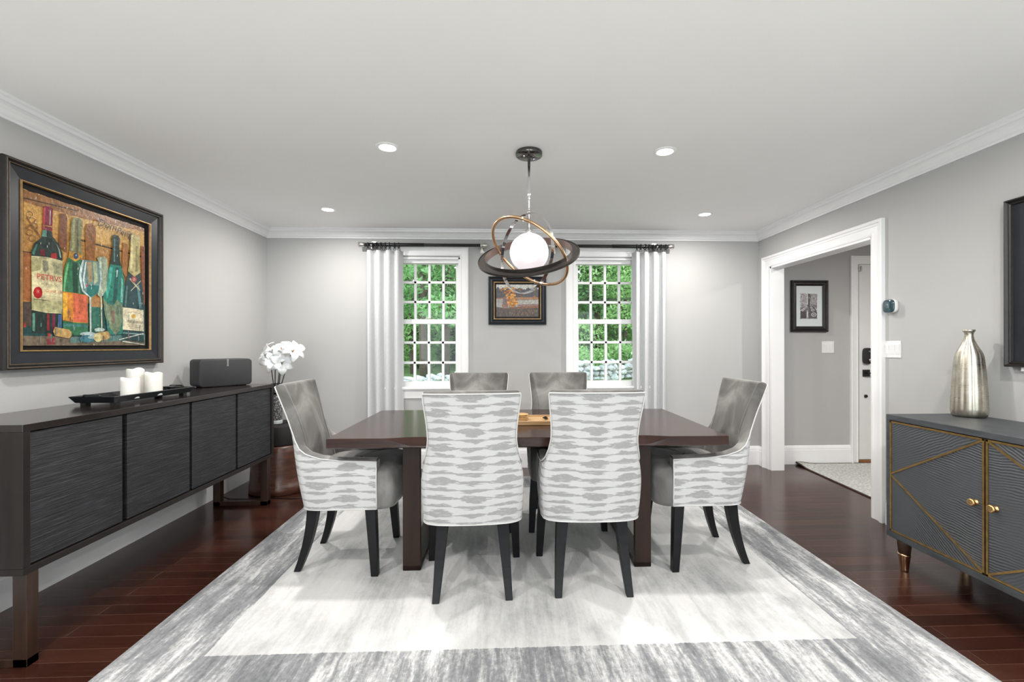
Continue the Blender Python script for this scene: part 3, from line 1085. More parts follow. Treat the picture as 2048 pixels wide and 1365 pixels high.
def chair_proto(label):
    t = thing('dining_chair', label, 'chair', group='dining chairs round the table')
    # patterned outer shell
    mb = MB()
    nv = 22
    rows, uvr = [], []
    for j in range(nv + 1):
        r, ur = [], []
        for a in COLS:
            h = lerp_tab(EDGE, abs(a))
            z = HEM + (h - HEM) * j / nv
            r.append(shell_point(a, z))
            ur.append((a, z))
        rows.append(r)
        uvr.append(ur)
    mb.grid(rows, 0, True, uvrows=uvr)
    mb.build('outer_back', M['ikat'], t)
    # velvet lining: rounded top edge, inner face, ends of the arms
    mb = MB()
    rows = []
    for q in range(6):
        r = []
        for a in COLS:
            h = lerp_tab(EDGE, abs(a))
            th = thick(a, h)
            lift = (0, 0.008, 0.013, 0.013, 0.009, 0.0)[q]
            r0 = shell_point(a, h, th * (0.0, 0.10, 0.32, 0.66, 0.9, 1.0)[q])
            r.append((r0[0], r0[1], h + lift))
        rows.append(r)
    for j in range(1, 15):
        r = []
        for a in COLS:
            h = lerp_tab(EDGE, abs(a))
            z = h + (0.40 - h) * j / 14
            bulge = 0.014 * math.sin(math.pi * min(1, j / 14.0)) * max(0, 1 - abs(a) / 0.22)
            r.append(shell_point(a, z, thick(a, z) + bulge))
        rows.append(r)
    mb.grid(rows, 0, True)
    for s in (-1, 1):                       # front faces of the arms
        h = lerp_tab(EDGE, 0.63)
        n = 8
        ra = [shell_point(s * 0.63, HEM + (h - HEM) * j / n) for j in range(n + 1)]
        rb = []
        for j in range(n + 1):
            p = shell_point(s * 0.63, HEM + (h - HEM) * j / n, thick(0.63, 0.5))
            rb.append(p)
        rm = [((p[0] + q[0]) / 2, p[1] + 0.010, p[2] + (0.012 if j == n else 0)) for j, (p, q) in enumerate(zip(ra, rb))]
        mb.grid([ra, rm, rb], 0, True)
    mb.build('backrest', M['velvet'], t)
    # white piping along the edge and the hem
    path = [shell_point(-0.63, HEM + (lerp_tab(EDGE, 0.63) - HEM) * j / 6) for j in range(6)]
    path += [shell_point(a, lerp_tab(EDGE, abs(a)), -0.0035) for a in COLS]
    path += [shell_point(0.63, HEM + (lerp_tab(EDGE, 0.63) - HEM) * j / 6) for j in range(5, -1, -1)]
    pp = MB().tube(path, 0.0033, 6)
    pp.tube([shell_point(a, HEM) for a in COLS], 0.0033, 6)
    pp.build('piping', M['piping'], t)
    # seat cushion, its front rounded and as wide as the arms
    plan = []
    for k in range(13):
        b = math.pi / 2 * k / 12
        plan.append((0.245 - 0.075 + 0.075 * math.sin(math.pi / 2 - b) if False else 0.170 + 0.076 * math.cos(b), 0.235 + 0.075 * math.sin(b)))
    plan = [(0.0, -0.152), (0.09, -0.150), (0.15, -0.135), (0.182, -0.105), (0.198, -0.05), (0.205, 0.10), (0.205, 0.205), (0.246, 0.222)] + plan + [(0.085, 0.316), (0.0, 0.319)]
    outline = plan + [(-x, y) for x, y in plan[-2:0:-1]]
    cx, cy = 0.0, 0.06
    prof = [(0.93, 0.345), (0.985, 0.352), (1.0, 0.372), (1.012, 0.45), (1.005, 0.52), (0.985, 0.545), (0.94, 0.560), (0.86, 0.570), (0.70, 0.576), (0.45, 0.580), (0.2, 0.582), (0.03, 0.582)]
    rows = [[(cx + (x - cx) * s, cy + (y - cy) * s, z) for x, y in outline] for s, z in prof]
    MB().grid(rows, 0, True, closed_u=True, caps=True).build('seat', M['velvet'], t)
    # legs: straight tapered in front, sabre behind
    for sx in (-1, 1):
        mb = MB()
        rows = []
        for z, r, y, x in ((0.358, 0.027, 0.186, 0.216), (0.2, 0.0235, 0.200, 0.230), (0.0, 0.0185, 0.214, 0.240)):
            rows.append([(sx * x - r, y - r, z), (sx * x + r, y - r, z), (sx * x + r, y + r, z), (sx * x - r, y + r, z)])
        mb.grid(rows, 0, False, closed_u=True, caps=True)
        mb.build('leg', M['leg_black'], t, bevel=0.003)
        mb = MB()
        rows = []
        for k in range(9):
            q = k / 8.0
            z = 0.362 * (1 - q)
            y = -0.142 - 0.016 * q - 0.062 * q ** 2.2
            x = 0.146 + 0.028 * q
            rx, ry = 0.030 - 0.013 * q, 0.029 - 0.012 * q
            rows.append([(sx * x - rx, y - ry, z), (sx * x + rx, y - ry, z), (sx * x + rx, y + ry, z), (sx * x - rx, y + ry, z)])
        mb.grid(rows, 0, False, closed_u=True, caps=True)
        mb.build('leg', M['leg_black'], t, bevel=0.003, angle=50)
    return t


CH = [(-0.160, 2.378, 2.5, 'ikat-backed dining chair on the near table side, nearer the dark sideboard'),
      (0.440, 2.392, -1.0, 'ikat-backed dining chair on the near table side, nearer the grey cabinet'),
      (-0.898, 2.660, -90, 'grey velvet dining chair at the table end beside the dark sideboard'),
      (1.130, 2.640, 91, 'grey velvet dining chair at the table end facing the hall doorway'),
      (-0.190, 3.155, 180, 'grey velvet dining chair in front of the window nearer the sideboard'),
      (0.420, 3.155, 180, 'grey velvet dining chair in front of the window nearer the doorway')]
ch0 = chair_proto(CH[0][3])
index_kids()
for k, (x, y, rz, lab) in enumerate(CH):
    o = ch0 if k == 0 else copy_tree(ch0)
    o.location = (x, y, RZ)
    o.rotation_euler = (0, 0, R(rz))
    o['label'] = lab

# ------------------------------------------------------------------ things on the table
TT = 0.756
t = thing('serving_tray', 'light wooden serving tray with a dark twig handle on the dining table', 'tray', (0.165, 2.79, TT))
mb = MB()
mb.box((-0.27, -0.115, 0.006), (0.27, 0.115, 0.016))
mb.box((-0.27, -0.121, 0.0), (0.27, -0.109, 0.026))
mb.box((-0.27, 0.109, 0.0), (0.27, 0.121, 0.026))
mb.box((-0.276, -0.121, 0.0), (-0.264, 0.121, 0.026))
mb.box((0.264, -0.121, 0.0), (0.276, 0.121, 0.026))
mb.build('board', M['tray_wood'], t, bevel=0.003)
for s in (-1, 1):
    pts = [(s * 0.262, -0.075, 0.020), (s * 0.250, -0.062, 0.044), (s * 0.235 - 0.012, -0.03, 0.052), (s * 0.24, 0.01, 0.047), (s * 0.236, 0.045, 0.053), (s * 0.252, 0.064, 0.042), (s * 0.262, 0.075, 0.020)]
    MB().tube(pts, [0.006, 0.007, 0.0085, 0.0065, 0.008, 0.007, 0.006], 8).build('handle', M['leg_black'], t)
t = tag(MB().tube([(0.075, -0.03, 0.040), (0.092, 0.0, 0.036), (0.105, 0.03, 0.026)], [0.004, 0.010, 0.006], 8).build('twig', M['leg_black']), 'small dark twig ornament lying on the light wooden tray', 'ornament')
t.location = (0.165, 2.77, TT - 0.006)
for k in range(4):
    mb = MB().lathe([(0.001, 0.0), (0.036, 0.0), (0.037, 0.0034), (0.0455, 0.0040), (0.047, 0.006), (0.0468, 0.0088), (0.044, 0.0096), (0.001, 0.0090)], n=36)
    o = mb.build('coaster', M['coaster_wood'])
    o.location = (0.103 + 0.0012 * (k % 2), 2.77 + 0.001 * k, TT + 0.0165 + 0.0094 * k)
    tag(o, 'round wooden coaster, %s of the stack on the wooden tray' % ('bottom one', 'second from the bottom', 'second from the top', 'topmost')[k], 'coaster', 'coasters stacked on the tray')

# ------------------------------------------------------------------ sideboard
SX0, SX1, SY0, SY1, SZ0, SZ1 = -2.238, -1.825, 1.780, 3.647, 0.357, 0.932
sb = thing('sideboard', 'long dark wood sideboard with four combed doors on open frame legs along the painting wall', 'sideboard', (0, 0, 0))
mb = MB()
mb.box((SX0, SY0, SZ0), (SX1, SY1, SZ0 + 0.026))
mb.box((SX0, SY0, SZ0 + 0.026), (SX1, SY0 + 0.028, SZ1 - 0.028))
mb.box((SX0, SY1 - 0.030, SZ0 + 0.026), (SX1, SY1, SZ1 - 0.028))
mb.box((SX0, SY0 + 0.028, SZ0 + 0.026), (SX0 + 0.012, SY1 - 0.03, SZ1 - 0.028))
mb.build('case', M['sideboard_case'], sb, bevel=0.002)
MB().box((SX0, SY0, SZ1 - 0.028), (SX1, SY1, SZ1)).build('top', M['sideboard_top'], sb, bevel=0.002)
mb = MB()
mb.box((SX1 - 0.05, SY0 + 0.028, SZ0 + 0.026), (SX1 - 0.03, SY1 - 0.030, SZ1 - 0.028))
mb.build('recess', M['rubber_shadow'], sb)
for ya, yb in ((1.812, 2.236), (2.266, 2.700), (2.722, 3.154), (3.178, 3.610)):
    MB().box((SX1 - 0.032, ya, SZ0 + 0.031), (SX1 - 0.008, yb, SZ1 - 0.033)).build('door', M['combed'], sb, bevel=0.002)
for ya, yb in ((1.795, 1.840), (3.548, 3.597)):
    mb = MB()
    mb.box((SX1 - 0.055, ya, 0.0), (SX1 - 0.002, yb, SZ0))
    mb.box((SX0 + 0.002, ya, 0.0), (SX0 + 0.055, yb, SZ0))
    mb.box((SX0 + 0.002, ya, 0.0), (SX1 - 0.002, yb, 0.032))
    mb.build('leg_frame', M['sideboard_leg'], sb, bevel=0.002)

# loudspeaker on the sideboard
dirv = Vector((0.197, 0.287)).normalized()
ang = math.atan2(dirv.y, dirv.x)
sp = thing('loudspeaker', 'wide matte black loudspeaker with rounded corners on the far end of the sideboard', 'speaker', (-2.062, 3.432, SZ1), ang)


def rrect(w, h, r, n=7):
    pts = []
    for cx, cy, a0 in ((w / 2 - r, h / 2 - r, 0), (-w / 2 + r, h / 2 - r, 90), (-w / 2 + r, -h / 2 + r, 180), (w / 2 - r, -h / 2 + r, 270)):
        for k in range(n + 1):
            a = R(a0 + 90 * k / n)
            pts.append((cx + r * math.cos(a), cy + r * math.sin(a)))
    return pts


def slab(w, h, r, y0, y1, e=0.006):
    rows = []
    for y, ins in ((y0, e), (y0 + e * 0.3, e * 0.3), (y0 + e, 0), (y1 - e, 0), (y1 - e * 0.3, e * 0.3), (y1, e)):
        rows.append([(x, y, z + h / 2) for x, z in rrect(w - 2 * ins, h - 2 * ins, max(0.002, r - ins))])
    return rows


SPH = 0.200
MB().grid([[(x, y, z + 0.004) for x, y, z in r] for r in slab(0.362, SPH, 0.026, 0.012, 0.150)], 0, True, closed_u=True, caps=True).build('cabinet', M['speaker_black'], sp, recalc=True)
MB().grid([[(x, y, z + 0.004) for x, y, z in r] for r in slab(0.360, SPH - 0.002, 0.026, -0.004, 0.010, 0.004)], 0, True, closed_u=True, caps=True).build('grille', M['speaker_black'], sp)
for s in (-1, 1):
    MB().box((s * 0.12 - 0.03, 0.02, 0), (s * 0.12 + 0.03, 0.13, 0.006)).build('foot', M['rubber_shadow'], sp)
vs, fs = text_shape('SONOS', 0.0155)
mb = MB()
mb.add([(0.006 + v[1] * 1.0, -0.0048, 0.1755 + v[0]) for v in vs], fs)
mb.build('badge', M['logo_white'], sp, recalc=False)

# black tray with candles
t = thing('candle_tray', 'long shallow black lacquer tray on the sideboard holding three white candles', 'tray', (-2.062, 2.625, SZ1), R(-1.5))
mb = MB()
hx, hy = 0.115, 0.285
outer = [(hx - 0.018, hy - 0.018, 0.012), (hx, hy, 0.044), (hx - 0.006, hy - 0.006, 0.046), (hx - 0.022, hy - 0.022, 0.018)]
rows = [[(-a, -b, z), (a, -b, z), (a, b, z), (-a, b, z)] for a, b, z in outer]
mb.grid(rows, 0, False, closed_u=True)
mb.add([(-hx + 0.018, -hy + 0.018, 0.012), (hx - 0.018, -hy + 0.018, 0.012), (hx - 0.018, hy - 0.018, 0.012), (-hx + 0.018, hy - 0.018, 0.012)], [(0, 3, 2, 1)])
mb.add([(-hx + 0.022, -hy + 0.022, 0.018), (hx - 0.022, -hy + 0.022, 0.018), (hx - 0.022, hy - 0.022, 0.018), (-hx + 0.022, hy - 0.022, 0.018)], [(0, 1, 2, 3)])
mb.build('dish', M['tray_black'], t)
for s in (-1, 1):
    mb = MB().tube([(-0.045, s * (hy - 0.004), 0.044), (-0.038, s * (hy - 0.002), 0.052), (0.038, s * (hy - 0.002), 0.052), (0.045, s * (hy - 0.004), 0.044)], 0.005, 8)
    mb.build('handle', M['tray_black'], t)
for sx in (-1, 1):
    for sy in (-1, 1):
        MB().box((sx * 0.075 - 0.014, sy * 0.235 - 0.014, 0.0), (sx * 0.075 + 0.014, sy * 0.235 + 0.014, 0.013)).build('foot', M['tray_black'], t)
TRZ = SZ1 + 0.0185
for x, y, h, lab in ((-2.000, 2.490, 0.108, 'shortest white pillar candle, at the front of the black tray'),
                     (-2.092, 2.640, 0.150, 'tallest white pillar candle, at the back of the black tray'),
                     (-1.995, 2.645, 0.128, 'middle-height white pillar candle, on the loudspeaker side of the black tray')):
    c = thing('pillar_candle', lab, 'candle', (x, y, TRZ), group='white pillar candles on the black tray')
    ph = x * 40
    rows = []
    for r, z, wv in ((0.037, 0, 0), (0.0405, 0.002, 0), (0.041, 0.006, 0), (0.041, h - 0.012, 0.2), (0.0408, h - 0.003, 1), (0.0395, h + 0.001, 1), (0.036, h, 1), (0.032, h - 0.006, 0.7), (0.022, h - 0.012, 0.3), (0.006, h - 0.014, 0)):
        rows.append([(r * math.cos(2 * math.pi * k / 32), r * math.sin(2 * math.pi * k / 32), z + wv * 0.005 * math.sin(2 * (2 * math.pi * k / 32) + ph) + wv * 0.003 * math.sin(3 * (2 * math.pi * k / 32) + 2 * ph)) for k in range(32)])
    MB().grid(rows, 0, True, closed_u=True, caps=True).build('wax_body', M['wax'], c)
    MB().tube([(0, 0, h - 0.016), (0.001, 0, h - 0.008), (0.003, 0.001, h - 0.002)], 0.0016, 6).build('wick', M['wick'], c)
t = tag(MB().lathe([(0.001, 0), (0.024, 0), (0.025, 0.003), (0.007, 0.006), (0.005, 0.012), (0.005, 0.026), (0.008, 0.030), (0.030, 0.032), (0.036, 0.036), (0.035, 0.039), (0.001, 0.036)], n=32).build('footed_dish', M['tray_black']),
        'small black footed dish standing on the far end of the black tray', 'dish')
t.location = (-2.02, 2.795, TRZ)

# drum side table, vase and lilies in the corner
t = thing('drum_table', 'round brown drum side table with a black top, in the corner behind the sideboard', 'side table', (-1.925, 3.965, 0))
MB().lathe([(0.235, 0.0), (0.243, 0.006), (0.243, 0.07), (0.236, 0.075), (0.232, 0.16), (0.222, 0.30), (0.214, 0.385), (0.205, 0.398), (0.15, 0.40)], n=56).build('drum_body', M['drum_wood'], t)
MB().lathe([(0.15, 0.400), (0.192, 0.401), (0.198, 0.41), (0.198, 0.555), (0.192, 0.564), (0.001, 0.565)], n=56).build('black_top', M['rubber_shadow'], t)
t = thing('glass_vase', 'pebbled glass vase of white lilies on the drum side table', 'vase', (-1.950, 3.94, 0.5655))
MB().lathe([(0.045, 0), (0.047, 0.004), (0.047, 0.028), (0.044, 0.032)], n=32).build('foot', M['paper_mat'], t)
MB().lathe([(0.044, 0.032), (0.046, 0.04), (0.046, 0.235), (0.043, 0.24)], n=32).build('pebble_band', M['pebble'], t)
mb = MB()
mb.lathe([(0.044, 0.24), (0.046, 0.245), (0.046, 0.345), (0.043, 0.345), (0.043, 0.25), (0.01, 0.246)], n=32)
mb.build('glass_neck', M['clear_glass'], t)
random.seed(4)


def petal_rows(ln, wd, ph):
    rows = []
    for a in range(11):
        q = a / 10
        w = wd * (math.sin(math.pi * (0.10 + 0.88 * q)) ** 0.75) * (1 - 0.35 * q)
        rad = ln * (0.06 + 0.94 * q)
        up = 0.42 * ln * math.sin(min(1, q * 1.25) * math.pi * 0.55) - 0.50 * ln * max(0, q - 0.55) ** 1.5 * 1.9
        row = []
        for b in range(7):
            s = (b - 3) / 3
            ruff = 0.05 * ln * abs(s) * math.sin(5 * q + 2.1 * s + ph) * q
            row.append((rad, s * w, up + 0.10 * ln * s * s * (0.6 - q) + ruff))
        rows.append(row)
    return rows


LILY = [((-1.951, 3.885, 1.108), (0.05, -0.95, 0.30), (-0.012, 0.0), 'white lily facing the room, lowest in the middle of the bunch', 0.098),
        ((-1.790, 3.93, 1.205), (0.75, -0.55, 0.55), (0.022, 0.0), 'white lily reaching out highest towards the window', 0.100),
        ((-2.055, 3.935, 1.185), (-0.75, -0.55, 0.45), (-0.016, 0.0), 'white lily reaching out towards the sideboard wall', 0.098),
        ((-1.925, 3.96, 1.232), (-0.05, -0.55, 0.85), (0.0, 0.01), 'white lily at the top of the bunch, behind the middle bloom', 0.090),
        ((-1.870, 3.880, 1.085), (0.50, -0.75, 0.05), (0.02, -0.01), 'white lily hanging lowest towards the dining chair', 0.088)]
for (px, py, pz), dv, (ox, oy), lab, ln in LILY:
    f = thing('lily', lab, 'flower', (-1.950 + ox, 3.94 + oy, 0.83), group='white lilies in the corner vase')
    head = Vector((px, py, pz)) - Vector((-1.950 + ox, 3.94 + oy, 0.83))
    d = Vector(dv).normalized()
    q = Vector((0, 0, 1)).rotation_difference(d)
    base = head - d * 0.045
    mid = Vector((base.x * 0.72, base.y * 0.72, base.z * 0.80))
    pts = [Vector((0, 0, 0)).lerp(mid, k / 6) for k in range(7)] + [mid.lerp(base, k / 4) for k in range(1, 5)]
    MB().tube(pts, 0.0035, 6).build('stem', M['leg_black'], f)
    a0 = random.uniform(0, 1)
    for k in range(6):
        rows = petal_rows(ln * (1.18 if k % 2 else 1.08), 0.044 if k % 2 else 0.034, k * 1.3 + a0)
        rot = Matrix.Rotation(a0 + k * math.pi / 3, 4, 'Z')
        rows = [[tuple(q @ (rot @ Vector(p)) + base) for p in r] for r in rows]
        po = MB().grid(rows).build('petal', M['petal'], f, recalc=False)
        sm = po.modifiers.new('body', 'SOLIDIFY')
        sm.thickness = 0.0015
    mb = MB()
    mb.tube([tuple(base), tuple(base + d * 0.022), tuple(base + d * 0.028)], [0.005, 0.003, 0.005], 8)
    mb.build('stamen', M['pollen'], f)
cd = MB().tube([(-1.66, 3.985, 0.004), (-1.72, 4.03, 0.004), (-1.80, 4.10, 0.004), (-1.868, 4.095, 0.004), (-1.93, 4.02 - 0.30, 0.004), (-2.00, 3.70, 0.004), (-2.12, 3.70, 0.004), (-2.21, 3.74, 0.004)][0:1] + [(-1.60, 3.70, 0.004), (-1.70, 3.685, 0.004), (-1.82, 3.70, 0.004), (-1.95, 3.70, 0.004), (-2.06, 3.69, 0.004), (-2.2, 3.70, 0.004), (-2.31, 3.78, 0.004)], 0.0035, 6).build('power_cord', M['leg_black'])
tag(cd, 'thin dark power cord trailing across the floor by the drum table', 'cord')

# ------------------------------------------------------------------ grey cabinet
KX0, KX1, KY0, KY1, KZ0, KZ1 = 2.130, 2.580, 1.397, 2.430, 0.173, 0.846
cb = thing('cabinet', 'grey wood cabinet with brass inlaid lines and knobs under the dark framed panel', 'cabinet', (0, 0, 0))
mb = MB()
mb.box((KX0, KY0, KZ1 - 0.030), (KX1, KY1, KZ1))
mb.box((KX0, KY0, KZ0), (KX1, KY1, KZ0 + 0.032))
mb.box((KX0, KY0, KZ0 + 0.032), (KX1, KY0 + 0.022, KZ1 - 0.03))
mb.box((KX0, KY1 - 0.022, KZ0 + 0.032), (KX1, KY1, KZ1 - 0.03))
mb.box((KX0 + 0.02, KY0 + 0.022, KZ0 + 0.032), (KX0 + 0.034, KY1 - 0.022, KZ1 - 0.03))
mb.build('case', M['cab_case'], cb, bevel=0.0025)
DZ0, DZ1 = 0.208, 0.812
for ya, yb, hinge in ((1.917, 2.406, 1), (1.421, 1.910, -1)):
    # corner = where the inlay lines start, on the outer edge at mid height
    yo, yi = (yb, ya) if hinge > 0 else (ya, yb)
    zm = 0.518
    mb = MB()
    fx = KX0 + 0.004
    mb.box((fx, ya, DZ0), (fx + 0.016, yb, DZ1))
    for tri, th in ((((yo, zm), (yo, DZ1), (yi, DZ1)), -28), (((yo, zm), (yi, DZ1), (yi, DZ0)), 6), (((yo, zm), (yi, DZ0), (yo, DZ0)), 40)):
        th = R(th * hinge)
        vs = [(fx - 0.0006, y, z) for y, z in tri]
        uvs = [(y * math.cos(th) + z * math.sin(th), -y * math.sin(th) + z * math.cos(th)) for y, z in tri]
        mb.add(vs, [(0, 1, 2)], 0, False, uvs)
    do = mb.build('door', M['cerused'], cb)
    mb = MB()

    def bar(p, q, w=0.009, e=0.004):
        p, q = Vector(p), Vector(q)
        d = (q - p).normalized()
        n = Vector((-d.y, d.x)) * w / 2
        mb.poly([tuple(p + n), tuple(q + n), tuple(q - n), tuple(p - n)], e, 0, lambda a, b, h: (fx - h, a, b))
    bar((ya + 0.004, DZ0), (ya + 0.004, DZ1))
    bar((yb - 0.004, DZ0), (yb - 0.004, DZ1))
    bar((ya, DZ0 + 0.004), (yb, DZ0 + 0.004))
    bar((ya, DZ1 - 0.004), (yb, DZ1 - 0.004))
    bar((yo, zm), (yi, DZ1 - 0.004), e=0.0035)
    bar((yo, zm), (yi, DZ0 + 0.004), e=0.0035)
    mb.build('brass_inlay', M['gold_line'], do)
    yk = yi + 0.038 * hinge
    mb = MB().lathe([(0.001, 0.0), (0.013, 0.0), (0.014, 0.003), (0.007, 0.006), (0.006, 0.014), (0.012, 0.017), (0.017, 0.022), (0.0175, 0.027), (0.013, 0.031), (0.006, 0.030), (0.001, 0.0285)], n=28, mat4=Matrix.Rotation(R(-90), 4, 'Y'), center=(fx, yk, 0.518))
    mb.build('knob', M['brass'], do)
for x in (KX0 + 0.052, KX1 - 0.052):
    for y in (KY1 - 0.058, KY0 + 0.058):
        lg = MB().lathe([(0.034, KZ0), (0.032, 0.15), (0.0265, 0.092)], (x, y, 0), n=24).build('leg', M['cab_leg'], cb)
        MB().lathe([(0.0295, 0.094), (0.030, 0.086), (0.027, 0.082), (0.0195, 0.006), (0.018, 0.0)], (x, y, 0), n=24).build('brass_tip', M['copper_ring'], lg)

t = tag(MB().lathe([(0.001, 0), (0.060, 0), (0.068, 0.004), (0.0755, 0.018), (0.0765, 0.045), (0.073, 0.14), (0.066, 0.245), (0.0595, 0.318), (0.055, 0.338), (0.044, 0.362), (0.030, 0.392), (0.0215, 0.415), (0.0185, 0.435), (0.019, 0.446), (0.0235, 0.455), (0.0265, 0.459), (0.0262, 0.466), (0.022, 0.466), (0.015, 0.44), (0.012, 0.40)], n=96,
                    flute=lambda a, z: 1 - (0.055 if 0.015 < z < 0.41 else 0.0) * (1 - abs(math.sin(6 * a + 0.4))) ** 1.4).build('bottle_vase', M['silver']),
        'tall beaten silver bottle-shaped vase standing on the grey cabinet', 'vase')
t.location = (2.497, 2.322, KZ1)

